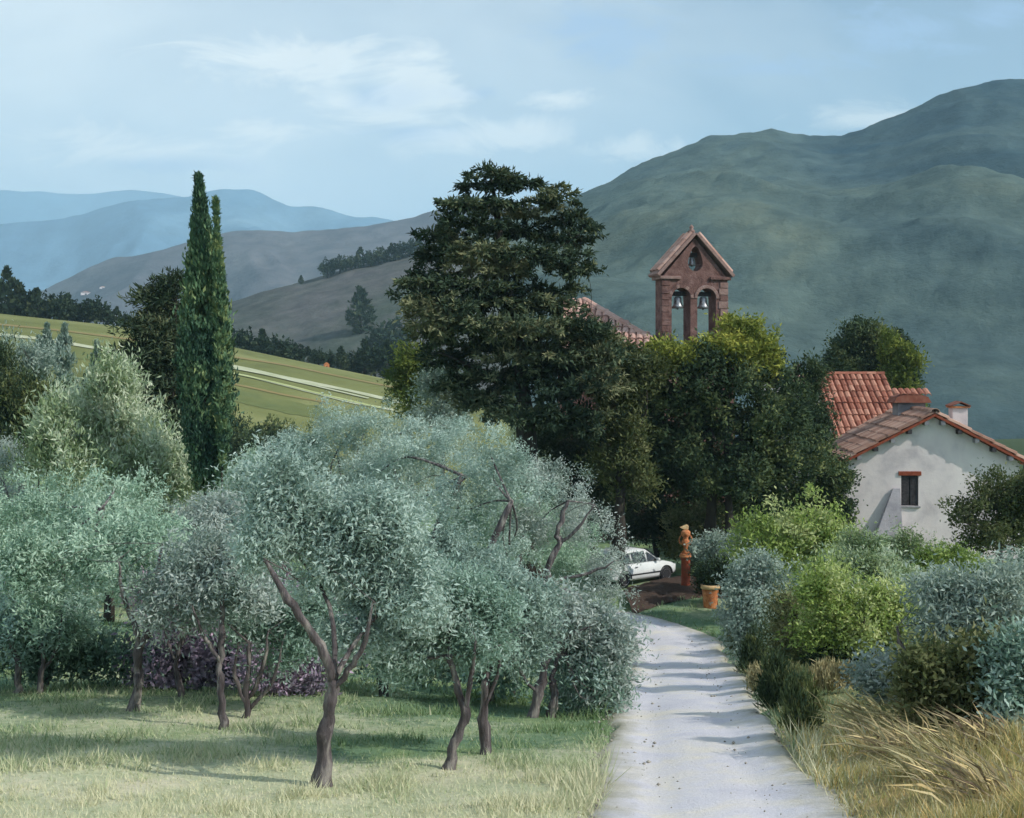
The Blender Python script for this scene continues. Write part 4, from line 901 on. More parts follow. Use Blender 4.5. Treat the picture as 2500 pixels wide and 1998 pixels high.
olive('front olive tree with dark zigzag trunk right of the big forked one', (1092, 1875),
    [(1090, 1875, 40), (1112, 1810, 30), (1138, 1745, 32), (1120, 1690, 24), (1096, 1600, 20)], [[(1135, 1730, 20), (1150, 1650, 17), (1162, 1560, 12)]],
    [(1060, 1540, 125, 75), (1160, 1480, 110, 75), (980, 1600, 90, 55), (1080, 1440, 110, 70), (1190, 1570, 70, 50)], OLIVE_DEEP, 20000, 7, tint0=0.62, tspread=0.4)
olive('olive tree with short upright pale-streaked trunk between zigzag and twin trunks', (1188, 1835),
    [(1188, 1835, 36), (1180, 1760, 30), (1188, 1660, 24)], [[(1184, 1740, 14), (1215, 1640, 12), (1240, 1560, 9)]],
    [(1220, 1560, 100, 60), (1290, 1480, 90, 65), (1180, 1450, 90, 60), (1280, 1590, 60, 40)], OLIVE_TEAL, 14000, 8, tint0=0.4)
olive('slanting olive tree at the roadside whose grey sprays overhang the road', (1298, 1745),
    [(1296, 1745, 32), (1316, 1680, 30), (1338, 1605, 22), (1346, 1545, 16)], [[(1336, 1610, 14), (1380, 1560, 13), (1440, 1530, 9)], [(1312, 1690, 12), (1270, 1640, 10), (1262, 1580, 8)]],
    [(1440, 1600, 95, 60), (1500, 1560, 60, 55), (1400, 1520, 90, 60), (1470, 1670, 70, 45), (1340, 1490, 80, 50)], OLIVE_GREY, 16000, 9, tint0=0.5, tspread=0.42)
olive('small dark olive tree close beside the slanting roadside one', (1342, 1745),
    [(1342, 1745, 26), (1354, 1690, 26), (1350, 1645, 18), (1376, 1580, 13)], [], [(1400, 1690, 60, 36), (1440, 1640, 70, 40), (1385, 1600, 60, 36), (1480, 1700, 50, 32)], OLIVE_DEEP, 8000, 10, tint0=0.6)
olive('olive tree with sinuous S-curved trunk next to the road bend', (1296, 1570),
    [(1296, 1570, 26), (1320, 1495, 30), (1346, 1440, 26), (1334, 1390, 22), (1366, 1330, 20), (1360, 1300, 18), (1386, 1225, 12)],
    [[(1346, 1440, 20), (1405, 1448, 18), (1445, 1510, 12)], [(1366, 1330, 12), (1410, 1290, 11), (1450, 1230, 8)], [(1350, 1420, 12), (1440, 1400, 10), (1500, 1370, 7)]],
    [(1330, 1190, 110, 70), (1440, 1270, 90, 60), (1490, 1370, 70, 50), (1470, 1450, 70, 40), (1280, 1290, 70, 60)], OLIVE_GREY, 14000, 11, back=(.9, 1.5), tint0=0.55, tspread=0.4)
olive('olive tree with upright trunk bending right at mid height, silvery teal crown', (1180, 1580),
    [(1180, 1580, 24), (1192, 1430, 26), (1200, 1340, 28), (1248, 1225, 16)], [], [(1190, 1130, 120, 85), (1270, 1190, 90, 70), (1130, 1240, 90, 80), (1240, 1350, 70, 60)], OLIVE_TEAL, 15000, 12, back=(1.0, 1.5), tint0=0.68)
olive('olive tree with pale curved trunk arching right in mid grove', (1040, 1540),
    [(1040, 1540, 28), (1056, 1380, 30), (1076, 1270, 32), (1132, 1165, 18)], [[(1060, 1340, 14), (1112, 1290, 16), (1124, 1190, 12)]],
    [(1060, 1080, 130, 80), (960, 1160, 110, 80), (1130, 1180, 90, 70), (930, 1280, 90, 70), (1000, 1330, 70, 50)], OLIVE_TEAL, 16000, 13, back=(1.0, 1.5), tint0=0.66)
olive('far olive tree with highest light mint crown at the grove middle', (820, 1480),
    [(820, 1480, 22), (812, 1360, 18), (830, 1230, 14)], [], [(810, 1050, 90, 75), (900, 1040, 110, 60), (720, 1110, 90, 70), (1010, 1040, 90, 55), (850, 1140, 120, 60), (1100, 1060, 70, 50)], OLIVE_TEAL, 19000, 14, tint0=0.72)
olive('far olive tree with pale crown under the tall cypress', (610, 1490),
    [(610, 1490, 20), (606, 1380, 17), (600, 1260, 12)], [], [(620, 1150, 90, 60), (540, 1190, 90, 60), (680, 1220, 90, 60), (470, 1230, 80, 55)], OLIVE_MINT, 14000, 15, tint0=0.62)
olive('far olive tree with grey crown left of the tall cypress foot', (400, 1500),
    [(400, 1500, 20), (396, 1400, 16), (404, 1300, 12)], [], [(400, 1240, 100, 60), (320, 1280, 80, 55), (480, 1290, 80, 55)], OLIVE_GREY, 11000, 16, tint0=0.5)
olive('far olive tree at the left edge with upright grey green crown', (30, 1500),
    [(30, 1500, 20), (34, 1380, 16), (28, 1260, 12)], [], [(30, 1200, 80, 70), (100, 1260, 70, 60), (-40, 1270, 80, 80), (20, 1130, 50, 50)], OLIVE_GREY, 11000, 17, tint0=0.55)
olive('slim olive tree filling the grove between grey and teal crowns', (700, 1560),
    [(700, 1560, 20), (690, 1480, 17), (705, 1390, 12)], [], [(600, 1320, 80, 55), (560, 1260, 80, 50), (520, 1330, 70, 50)], OLIVE_GREY, 9000, 18, tint0=0.55)

olive('far olive tree with wide silver crown behind the pale curved trunk', (960, 1500),
    [(960, 1500, 20), (950, 1380, 17), (940, 1280, 12)], [], [(900, 1150, 110, 75), (1000, 1190, 110, 80), (820, 1220, 100, 75), (930, 1260, 110, 70)], OLIVE_TEAL, 19000, 19, tint0=.6)
olive('far olive tree with mint crown behind the sinuous trunk', (1280, 1500),
    [(1280, 1500, 20), (1270, 1390, 17), (1280, 1290, 12)], [], [(1240, 1230, 100, 70), (1340, 1270, 90, 70), (1290, 1340, 110, 65), (1180, 1300, 80, 60), (1400, 1350, 70, 60)], OLIVE_MINT, 19000, 20, tint0=.6)
olive('mid grove olive tree with pale sage crown left of the big forked one', (590, 1620),
    [(590, 1620, 20), (580, 1540, 17), (592, 1450, 12)], [], [(560, 1330, 90, 70), (640, 1290, 90, 70), (500, 1290, 80, 60), (590, 1240, 90, 55)], OLIVE_GREY, 16000, 22, tint0=.6)
olive('mid grove olive tree with deep crown below the curved trunk', (1040, 1640),
    [(1040, 1640, 18), (1050, 1560, 15), (1040, 1490, 11)], [], [(1020, 1390, 100, 65), (1110, 1370, 90, 65), (1200, 1400, 90, 60), (1080, 1440, 90, 50)], OLIVE_TEAL, 16000, 23, tint0=.4)
olive('slim olive tree with thin V-shaped stem left of the slanting roadside one', (1250, 1705),
    [(1250, 1705, 16), (1262, 1640, 14), (1256, 1560, 11)], [[(1260, 1650, 11), (1236, 1600, 10), (1214, 1550, 8)], [(1256, 1600, 10), (1280, 1550, 8), (1300, 1500, 6)]], [(1250, 1510, 80, 50), (1210, 1550, 60, 36)], OLIVE_DEEP, 7000, 24, tint0=.55)
olive('slim olive tree with purple grey stem between the Y-shaped and pole-like trunks', (442, 1705),
    [(442, 1705, 20), (430, 1630, 17), (446, 1550, 15), (436, 1450, 11)], [[(440, 1580, 12), (470, 1520, 10), (480, 1440, 7)], [(434, 1620, 10), (405, 1560, 9), (400, 1480, 6)]], [(430, 1440, 90, 60), (480, 1480, 70, 45), (380, 1490, 60, 40)], VIOLET_SHADE_LEAF, 8000, 25, tint0=.6)
olive('slim crooked olive tree right of the big forked trunk', (935, 1700),
    [(935, 1700, 17), (922, 1630, 15), (936, 1560, 13), (926, 1490, 9)], [[(926, 1610, 10), (960, 1560, 9), (985, 1500, 6)]], [(940, 1500, 90, 50), (1000, 1540, 70, 40), (880, 1530, 60, 40)], OLIVE_DEEP, 8000, 26, tint0=.6)
olive('leftmost slim olive tree with two thin crooked stems', (95, 1690),
    [(95, 1690, 18), (108, 1620, 15), (96, 1550, 12), (112, 1470, 8)], [[(104, 1640, 12), (140, 1580, 10), (150, 1500, 7)]], [(110, 1490, 90, 55), (60, 1540, 60, 40), (170, 1530, 60, 40)], OLIVE_MINT, 8000, 27, tint0=.35)
# bushes added between the trunks, the dim shade there put into leaf colour
UG = 'added shade undergrowth between the olive trunks'
for i, (lb, bx0, blobs_, d_, mt, n_, t0) in enumerate((
    ('added undergrowth in green shade tone at the left edge behind the olive trunks', 110, [(40, 1620, 110, 60), (170, 1610, 110, 60), (120, 1530, 120, 60), (260, 1600, 90, 60), (330, 1620, 70, 40)], 23.5, OLIVE_DEEP, 15000, .28),
    ('added undergrowth in violet shade tone behind the pole-like olive trunk', 480, [(420, 1580, 90, 70), (520, 1590, 100, 75), (470, 1500, 110, 60), (400, 1640, 80, 45), (560, 1650, 80, 40)], 23.5, VIOLET_SHADE_LEAF, 16000, .4),
    ('added undergrowth in violet shade tone behind the multi-stemmed olive', 680, [(640, 1590, 90, 80), (730, 1600, 90, 75), (690, 1510, 100, 60), (780, 1560, 80, 60), (700, 1660, 90, 36)], 22.5, VIOLET_SHADE_LEAF, 15000, .55),
    ('added undergrowth in deep green shade tone right of the big forked trunk', 940, [(900, 1570, 90, 55), (990, 1580, 90, 55), (1060, 1570, 80, 50)], 23, OLIVE_DEEP, 13000, .4),
    ('added undergrowth in green shade tone behind the zigzag and upright trunks', 1200, [(1130, 1600, 80, 55), (1220, 1610, 80, 50), (1280, 1620, 60, 50), (1180, 1550, 90, 45)], 23, OLIVE_DEEP, 14000, .5))):
    tree('shade_undergrowth', lb, 'bush', (bx0, 1650), [(bx0, 1680, 12), (bx0 + 5, 1620, 9), (bx0, 1570, 6)], [], blobs_, mt, n_ // 2, .13, .046, .16, group=UG, d=d_, seed=160 + i, per=34, lump=7, fill=.85, tint0=t0, tspread=.35, twigs=4, up=.5)

# ------------------------------------------------------------------ cypress, dark conifer, willowy shrubs at left
spin = lambda t: np.interp(t, [0, .08, .25, .42, .60, .78, .90, 1.0], [.35, .62, .95, 1.0, .76, .40, .17, .02])
def spindle(name, label, cat, px, ytop, ybot, wpx, d, leaf, n, L, group=None, seed=1, lean=0.0, trunk=True, **kw):
    rng = np.random.default_rng(seed); x = (px - CX) / F * d; base = np.array([x, d, ground_at(x, d)]); k = d / F
    zt = EYE + (HY - ytop) * k; zb = max(EYE + (HY - ybot) * k, base[2] + .3)
    root = thing(name, label, cat, base, group=group)
    MB().tube([(0, 0, -.2), (0, 0, (zb - base[2]) * .6 + .3), (lean * .5, 0, (zt - base[2]) * .6)], [wpx * k * .11, wpx * k * .09, wpx * k * .02], 8, .08, rng).obj('trunk', DARKBARK, root, smooth=True)
    c = (x, d, (zt + zb) / 2, wpx * k / 2, wpx * k / 2, (zt - zb) / 2)
    V, tint = foliage([c], n, L, L * .34, wpx * k * .07, rng, 30, up=1.7, out=.3, cone=spin, flat=1.6, **kw)
    V[:, 0] += lean * np.clip((V[:, 2] - zb) / (zt - zb), 0, 1) ** 2
    crown_obj('crown', V, tint, leaf, root, base); return root
spindle('cypress_tree', 'tall slender dark cypress standing above the olive grove', 'cypress', 507, 438, 1195, 108, 36, CYPRESS_LEAF, 30000, .18, seed=31, lean=-.26, tint0=.48, tspread=.42)
spindle('cypress_tree', 'thinner lighter cypress spire hugging the right side of the tall one', 'cypress', 545, 492, 1150, 30, 35.4, CYPRESS_LEAF, 13000, .17, seed=32, lean=-.22, tint0=.62, tspread=.35)
tree('conifer_tree', 'dark ragged conifer just left of the tall cypress', 'conifer', (400, 1250), [(410, 1330, 26), (415, 1000, 20), (430, 720, 8)], [],
    [(425, 690, 42, 20), (385, 725, 55, 22), (420, 770, 75, 28), (365, 800, 75, 26), (420, 850, 95, 40), (350, 880, 80, 38), (410, 950, 110, 55), (360, 1010, 90, 50), (430, 1060, 80, 70), (450, 1140, 60, 60)],
    CEDAR_LEAF, 26000, .24, .06, .20, bark=DARKBARK, d=46, seed=33, per=30, fill=.8, flat=.5, up=.25, tint0=.42, tspread=.4, twigs=4)
for i, (lb, pts, d_, bx__, mt, n_) in enumerate((
    ('tall grey green willowy bush left of the cypress, palest on top', [(250, 990, 100, 95), (190, 1050, 90, 90), (330, 1060, 90, 90), (270, 1120, 120, 75), (255, 930, 60, 45)], 39, 265, SAGE_LEAF, 18000),
    ('rounded grey green bush at the lower left of the willowy one', [(150, 1030, 50, 60), (130, 1110, 70, 80), (200, 1140, 70, 60)], 37, 150, SAGE_LEAF, 10000),
    ('olive green bush between the willowy bush and the cypress foot', [(385, 1120, 60, 70), (420, 1160, 60, 50), (350, 1170, 80, 40)], 38, 390, SAGE_LEAF, 10000),
    ('dark blue green bush at the left edge above the grove', [(40, 1010, 80, 75), (90, 960, 60, 60), (10, 930, 70, 80), (60, 1080, 80, 70)], 52, 45, DARK_LEAF, 13000),
    ('teal bush at the left edge below the field', [(30, 880, 60, 50), (80, 900, 60, 45)], 60, 50, TEAL_LEAF, 7000))):
    tree('bush', lb, 'bush', (bx__, 1300), [(bx__, 1350, 16), (bx__ + 4, 1200, 12), (bx__, 1110, 8)], [], pts, mt, n_, .20, .05, .22, bark=DARKBARK, d=d_, seed=40 + i, per=30, lump=6, up=.8, out=.5, fill=.7, flat=1.5,
         tint0=.62 if mt is SAGE_LEAF else .45, tspread=.45, twigs=3)
for i, (px, yt, yb, w, d_) in enumerate(((115, 798, 900, 26, 75), (158, 798, 930, 44, 72), (236, 838, 920, 18, 75), (95, 828, 900, 18, 78), (262, 870, 930, 16, 76))):
    lb = ('slim teal cypress second from the left below the field', 'broadest of the small teal cypresses below the field', 'thin teal cypress spire rightmost but one below the field', 'leftmost small teal cypress below the field', 'shortest small cypress beside the dark conifer')[i]
    spindle('small_cypress', lb, 'cypress', px, yt, yb, w, d_, TEAL_LEAF if i < 4 else CYPRESS_LEAF, 2600, .26, group='small cypresses below the field', seed=60 + i, tint0=.30)

# ------------------------------------------------------------------ cedar and the dark trees in the middle
rngc = np.random.default_rng(77); pads = []
for (px, py, rx, ry) in [(1180, 412, 30, 8), (1150, 440, 30, 14), (1215, 432, 90, 16), (1250, 452, 62, 14), (1190, 455, 75, 20), (1350, 468, 62, 15), (1330, 495, 80, 20), (1120, 500, 50, 20), (1200, 500, 110, 24),
    (1280, 520, 110, 22), (1400, 540, 62, 22), (1440, 560, 28, 22), (1150, 545, 90, 24), (1060, 570, 48, 22), (1090, 590, 70, 26), (1250, 565, 130, 30), (1380, 585, 80, 24), (1180, 610, 120, 32), (1090, 630, 75, 28),
    (1320, 625, 115, 28), (1400, 660, 65, 24), (1230, 660, 150, 34), (1060, 680, 70, 28), (1010, 690, 45, 18), (1130, 700, 120, 36), (1310, 710, 120, 32), (1020, 725, 60, 22), (1200, 740, 160, 40), (1070, 750, 100, 34), (1350, 750, 90, 28),
    (1130, 790, 140, 42), (1280, 800, 140, 40), (1400, 810, 80, 30), (1060, 810, 70, 36), (1180, 850, 140, 45), (1320, 870, 130, 45), (1090, 880, 70, 30), (1430, 880, 80, 40), (1230, 920, 150, 50), (1110, 940, 60, 30), (1370, 950, 120, 50), (1180, 980, 90, 45), (1290, 1010, 110, 50), (1420, 1030, 90, 55), (1400, 800, 80, 40), (1440, 840, 80, 45), (1490, 880, 70, 45), (1400, 880, 90, 50), (1460, 930, 80, 50)]:
    pads.append((px, py, rx * 1.04, ry * .74, rngc.uniform(-1.5, 1.5)))
tree('cedar_tree', 'huge dark layered cedar in the middle, tallest tree beside the church', 'cedar', (1290, 1300), [(1300, 1340, 60), (1290, 1150, 46), (1270, 900, 36), (1230, 650, 22), (1200, 440, 7)],
    [[(1280, 950, 16), (1160, 900, 13), (1070, 860, 7)], [(1262, 850, 16), (1370, 800, 12), (1440, 760, 6)], [(1240, 720, 12), (1120, 690, 9), (1030, 690, 5)], [(1236, 660, 11), (1330, 620, 8), (1420, 570, 5)]],
    pads, CEDAR_LEAF, 70000, .24, .078, .115, bark=DARKBARK, d=47, seed=78, per=32, fill=.9, flat=.45, up=.12, out=.8, tint0=.40, tspread=.60, twigs=10, depth=2.2, hi=.3)
tree('broadleaf_tree', 'large dark green tree in front of the bell gable', 'tree', (1730, 1330), [(1730, 1340, 30), (1738, 1230, 24), (1730, 1050, 16)], [[(1735, 1180, 14), (1660, 1080, 10), (1600, 1000, 6)], [(1735, 1160, 14), (1820, 1060, 10), (1900, 1000, 6)]],
    [(1650, 900, 80, 70), (1750, 920, 110, 80), (1850, 930, 90, 80), (1600, 980, 60, 80), (1700, 1030, 120, 90), (1820, 1050, 120, 90), (1920, 1040, 80, 80), (1960, 1130, 70, 70), (1640, 1110, 90, 80), (1760, 1150, 120, 75), (1880, 1160, 100, 70), (1560, 1060, 60, 70), (1590, 1150, 60, 60)],
    DARK_LEAF, 42000, .19, .086, .17, bark=DARKBARK, d=49, seed=80, per=34, lump=8, fill=.75, tint0=.44, tspread=.42, twigs=8, hi=.2)
tree('broadleaf_tree', 'yellow green treetop directly below and right of the bell gable', 'tree', (1780, 1280), [(1780, 1300, 18), (1775, 1100, 12), (1770, 930, 7)], [],
    [(1690, 872, 70, 34), (1765, 838, 64, 38), (1822, 812, 56, 38), (1855, 860, 56, 42), (1760, 870, 100, 35), (1620, 860, 40, 25), (1880, 890, 30, 30)], OCHRE_LEAF, 19000, .19, .08, .17, bark=DARKBARK, d=48.6, seed=81, per=34, lump=7, fill=.7, tint0=.55, tspread=.4, twigs=5)
tree('broadleaf_tree', 'round dark tree behind the red tiled roof', 'tree', (2125, 1200), [(2125, 1180, 24), (2122, 1050, 18), (2128, 900, 10)], [],
    [(2075, 840, 55, 50), (2130, 820, 60, 45), (2060, 890, 60, 40), (2150, 870, 70, 55), (2110, 900, 90, 50), (2195, 930, 40, 50)], DARK_LEAF, 15000, .24, .1, .22, bark=DARKBARK, d=74, seed=82, per=34, lump=7, fill=.7, tint0=.42, tspread=.45, twigs=4)
tree('broadleaf_tree', 'olive green tree leaning on the right of the round dark treetop', 'tree', (2190, 1200), [(2190, 1180, 18), (2192, 1050, 14), (2190, 920, 8)], [],
    [(2180, 860, 45, 50), (2205, 900, 38, 60), (2190, 960, 50, 50), (2215, 1000, 40, 40)], OCHRE_LEAF, 8000, .24, .1, .2, bark=DARKBARK, d=72, seed=83, per=34, lump=7, fill=.7, tint0=.22, tspread=.25, twigs=4)
tree('broadleaf_tree', 'small dark tree left of the red tiled roof', 'tree', (1960, 1200), [(1965, 1180, 14), (1968, 1020, 10), (1970, 930, 6)], [], [(1985, 890, 26, 32), (1962, 925, 42, 35), (1935, 970, 50, 40), (1985, 985, 38, 50), (2000, 1050, 40, 50), (1960, 1050, 50, 50)], DARK_LEAF, 9000, .19, .08, .18, bark=DARKBARK, d=57, seed=84, per=34, lump=7, fill=.7, tint0=.35, twigs=3)
tree('broadleaf_tree', 'rusty brown green tree in shade under the cedar', 'tree', (1520, 1290), [(1510, 1310, 30), (1512, 1200, 24), (1520, 1080, 14)], [], [(1540, 1100, 60, 70), (1500, 1050, 60, 60), (1570, 1180, 60, 50), (1480, 1150, 50, 60), (1500, 980, 60, 60), (1550, 960, 50, 50), (1500, 910, 60, 40), (1560, 905, 50, 36), (1440, 830, 50, 30), (1490, 855, 50, 30), (1545, 880, 45, 26), (1600, 900, 40, 24)], DRAB_LEAF, 18000, .20, .07, .2, bark=DARKBARK, d=47.5, seed=85, per=34, lump=7, fill=.75, tint0=.35, twigs=4)
tree('bush', 'nearly black shrub overhanging the white car roof', 'bush', (1590, 1400), [(1600, 1400, 14), (1600, 1340, 11), (1595, 1290, 8)], [], [(1560, 1290, 60, 34), (1620, 1270, 55, 40), (1500, 1270, 60, 45), (1440, 1240, 60, 50), (1640, 1310, 25, 25)], CEDAR_LEAF, 11000, .16, .06, .18, bark=DARKBARK, d=51, seed=86, per=34, fill=.8, tint0=.25, twigs=3)
tree('bush', 'drab green hedge bush behind the garden pillar', 'bush', (1680, 1390), [(1680, 1390, 12), (1682, 1350, 9), (1680, 1310, 6)], [], [(1660, 1270, 60, 40), (1720, 1270, 60, 45), (1700, 1330, 70, 45), (1770, 1260, 50, 40), (1640, 1340, 40, 40)], DRAB_LEAF, 10000, .14, .055, .16, bark=DARKBARK, d=50, seed=87, per=34, lump=7, fill=.8, tint0=.45, twigs=3)
tree('bush', 'pale blue green rounded bush right of the garden pillar', 'bush', (1750, 1400), [(1750, 1405, 10), (1748, 1370, 8), (1750, 1340, 5)], [], [(1745, 1335, 52, 36), (1780, 1340, 40, 34), (1720, 1350, 34, 28)], TEAL_LEAF, 8000, .11, .045, .12, bark=DARKBARK, d=45, seed=88, per=34, lump=7, fill=.8, tint0=.55, twigs=3)
tree('bush', 'dark clipped hedge block behind the flower pot', 'bush', (1745, 1440), [(1745, 1445, 10), (1744, 1430, 8), (1745, 1410, 5)], [], [(1725, 1400, 36, 30), (1770, 1395, 36, 34), (1750, 1425, 50, 22)], DARK_LEAF, 9000, .09, .045, .09, bark=DARKBARK, d=43.5, seed=89, per=34, fill=.9, tint0=.25, tspread=.25, twigs=3)
tree('bush', 'small teal bush at the foot of the cedar over the bright field', 'bush', (1080, 1150), [(1080, 1250, 12), (1082, 1100, 9), (1080, 980, 5)], [], [(1085, 925, 60, 30), (1060, 950, 40, 30), (1120, 960, 40, 30), (1080, 1010, 70, 50)], TEAL_LEAF, 8000, .16, .06, .18, bark=DARKBARK, d=52, seed=90, per=34, fill=.8, tint0=.3, twigs=3)
tree('bush', 'olive green bushy tree left of the cedar at the field end', 'bush', (1000, 1150), [(1000, 1100, 10), (1002, 1000, 8), (1000, 920, 5)], [], [(1000, 880, 40, 45), (985, 930, 40, 40), (1020, 930, 40, 45), (1000, 980, 50, 40)], OCHRE_LEAF, 7000, .22, .08, .2, bark=DARKBARK, d=68, seed=91, per=34, fill=.8, tint0=.18, tspread=.3, twigs=3)

# ------------------------------------------------------------------ shrubs on the right of the road
def shrub(label, base, blobs, leaf, n, seed, L=.10, Wd=.042, clump=.13, name='shrub', d=None, stem=10, **kw):
    bx_, by_ = base; a = dict(per=34, lump=8, fill=.75, tint0=.5, tspread=.4, twigs=5, hi=.2); a.update(kw)
    cx_ = sum(q[0] for q in blobs) / len(blobs); cy_ = sum(q[1] for q in blobs) / len(blobs)
    return tree(name, label, name.replace('_', ' '), base, [(bx_, by_, stem * 1.3), ((bx_ * 2 + cx_) / 3, (by_ * 2 + cy_) / 3, stem), ((bx_ + cx_) / 2, (by_ + cy_) / 2, stem * .8)], [], [(q[0], q[1], q[2] * 1.14, q[3] * 1.12) for q in blobs], leaf, int(n * 1.0), L, Wd, clump, seed=seed, d=d, group='shrubs along the right of the road', **a)
shrub('blue grey shrub with drooping foliage nearest the road bend', (1835, 1625), [(1840, 1400, 50, 60), (1850, 1470, 70, 80), (1805, 1525, 45, 60), (1850, 1560, 60, 60), (1900, 1440, 60, 60)], TEAL_LEAF, 17000, 101, up=-.4, tint0=.55)
shrub('bright lime green bush in front of the white house', (1950, 1450), [(1880, 1300, 80, 56), (1960, 1275, 84, 52), (2020, 1310, 60, 50), (1900, 1370, 80, 50), (1990, 1360, 70, 50)], LIME_LEAF, 16000, 102, d=40, L=.15, Wd=.06, clump=.17, tint0=.62)
shrub('yellow lime shrub in the middle of the right bank', (2080, 1650), [(2010, 1440, 56, 76), (2070, 1500, 90, 66), (2060, 1560, 90, 44), (2140, 1515, 88, 62), (2185, 1505, 50, 60)], LIME_LEAF, 20000, 103, tint0=.6)
shrub('wide grey green shrub behind the yellow lime one', (2150, 1520), [(2070, 1400, 60, 45), (2150, 1410, 80, 45), (2230, 1420, 60, 45), (2120, 1460, 90, 40)], SAGE_LEAF, 14000, 104, d=33, L=.13, tint0=.55)
shrub('drab brown green shrub between the blue grey and lime shrubs', (1930, 1640), [(1930, 1520, 50, 70), (1920, 1590, 60, 45), (1970, 1580, 50, 45)], DRAB_LEAF, 9000, 105, tint0=.6)
olive_r = tree('olive_tree', 'silver blue olive tree on the right bank below the house', 'olive tree', (2235, 1720), [(2225, 1715, 34), (2232, 1640, 28), (2270, 1570, 22)], [[(2232, 1640, 16), (2200, 1580, 13), (2190, 1530, 9)], [(2250, 1600, 16), (2340, 1550, 12), (2400, 1500, 8)]],
    [(2330, 1450, 100, 70), (2420, 1470, 90, 80), (2290, 1530, 80, 60), (2400, 1570, 110, 75), (2470, 1560, 70, 90), (2330, 1620, 80, 45), (2500, 1440, 70, 80)], TEAL_LEAF, 30000, .10, .03, .14, seed=106, per=34, lump=9, fill=.65, tint0=.58, tspread=.42, up=.05, out=.5, hi=.25)
shrub('drab olive shrub low on the bank under the silver blue tree', (2330, 1790), [(2290, 1680, 70, 50), (2360, 1690, 70, 60), (2400, 1640, 50, 50), (2250, 1640, 50, 45), (2330, 1740, 70, 36)], DRAB_LEAF, 14000, 107, tint0=.55)
shrub('slate green shrub cut off by the right edge of the picture', (2470, 1790), [(2460, 1690, 50, 60), (2510, 1640, 60, 70), (2500, 1740, 60, 50)], OLIVE_DEEP, 9000, 108, tint0=.6)
shrub('dark olive brown bush against the white house wall at the right edge', (2430, 1420), [(2390, 1240, 60, 50), (2450, 1220, 70, 55), (2490, 1280, 60, 70), (2410, 1300, 70, 45), (2520, 1200, 60, 60)], DRAB_LEAF, 15000, 109, d=43, L=.14, Wd=.06, clump=.17, tint0=.32, stem=16)
shrub('grey sage shrub at the foot of the white house wall', (2250, 1440), [(2180, 1370, 60, 40), (2270, 1380, 70, 40), (2350, 1390, 70, 45), (2220, 1330, 40, 40)], SAGE_LEAF, 12000, 110, d=40, L=.13, tint0=.42)
shrub('low lime green plant between wall and silver blue tree', (2310, 1460), [(2290, 1380, 50, 26), (2340, 1375, 45, 24)], LIME_LEAF, 5000, 111, d=36, L=.12, tint0=.35)
shrub('dark green low shrub in shade below the yellow lime one', (2040, 1655), [(2020, 1615, 70, 28), (2100, 1620, 80, 26), (2160, 1610, 60, 30)], DARK_LEAF, 8000, 112, tint0=.3)
shrub('climbing green shrub at the left corner of the white house', (2055, 1420), [(2045, 1180, 26, 60), (2050, 1280, 30, 70), (2040, 1360, 40, 50)], DARK_LEAF, 8000, 113, d=51, L=.15, Wd=.07, clump=.15, tint0=.5)
shrub('tall dark green shrub below the red roof, right of the big tree', (1990, 1400), [(1985, 1100, 60, 50), (2000, 1180, 60, 60), (1960, 1220, 60, 50), (2010, 1250, 40, 40)], DARK_LEAF, 12000, 114, d=52, L=.17, Wd=.08, clump=.18, tint0=.5)
shrub('sage shrub knitting the yellow lime and silver blue plants together', (2200, 1650), [(2190, 1460, 60, 50), (2230, 1490, 60, 60), (2200, 1560, 60, 50)], SAGE_LEAF, 9000, 115, d=27, tint0=.5)
shrub('drab sage shrub between the wall foot and the lime bush', (2070, 1480), [(2060, 1380, 60, 45), (2100, 1340, 45, 40), (2030, 1420, 60, 40)], SAGE_LEAF, 9000, 116, d=36, L=.13, tint0=.35)
shrub('greyish shrub in front of the drab olive one', (2180, 1720), [(2150, 1650, 60, 36), (2220, 1670, 60, 40)], OLIVE_GREY, 8000, 117, tint0=.35)
# small verge clumps whose shadows cross the road
for i, (px, py, w, h, mt) in enumerate(((1800, 1592, 46, 50, DRAB_LEAF), (1838, 1652, 50, 86, DARK_LEAF), (1860, 1690, 50, 44, STRAW_LEAF), (1890, 1738, 60, 104, DARK_LEAF), (1962, 1800, 76, 118, DARK_LEAF), (1945, 1705, 54, 50, DRAB_LEAF), (2030, 1690, 100, 50, STRAW_LEAF))):
    lb = ('brownish clump at the road edge below the blue grey shrub', 'dark clump at the road edge, second from the bend', 'straw coloured clump on the verge, between two dark ones', 'dark upright clump casting a shadow across the road middle',
          'nearest dark clump on the road edge, casting the lowest shadow', 'drab clump just right of the straw coloured one', 'wide straw coloured tussock under the yellow lime shrub')[i]
    tree('verge_clump', lb, 'plant', (px, py), [], [], [(px, py - h * .6, w * .55, h * .65), (px - w * .2, py - h * .3, w * .35, h * .35)], mt, 4200, .13, .020, .05, seed=130 + i, per=24, up=1.6, out=.4, fill=.9, tint0=.5, group='clumps along the right road edge')
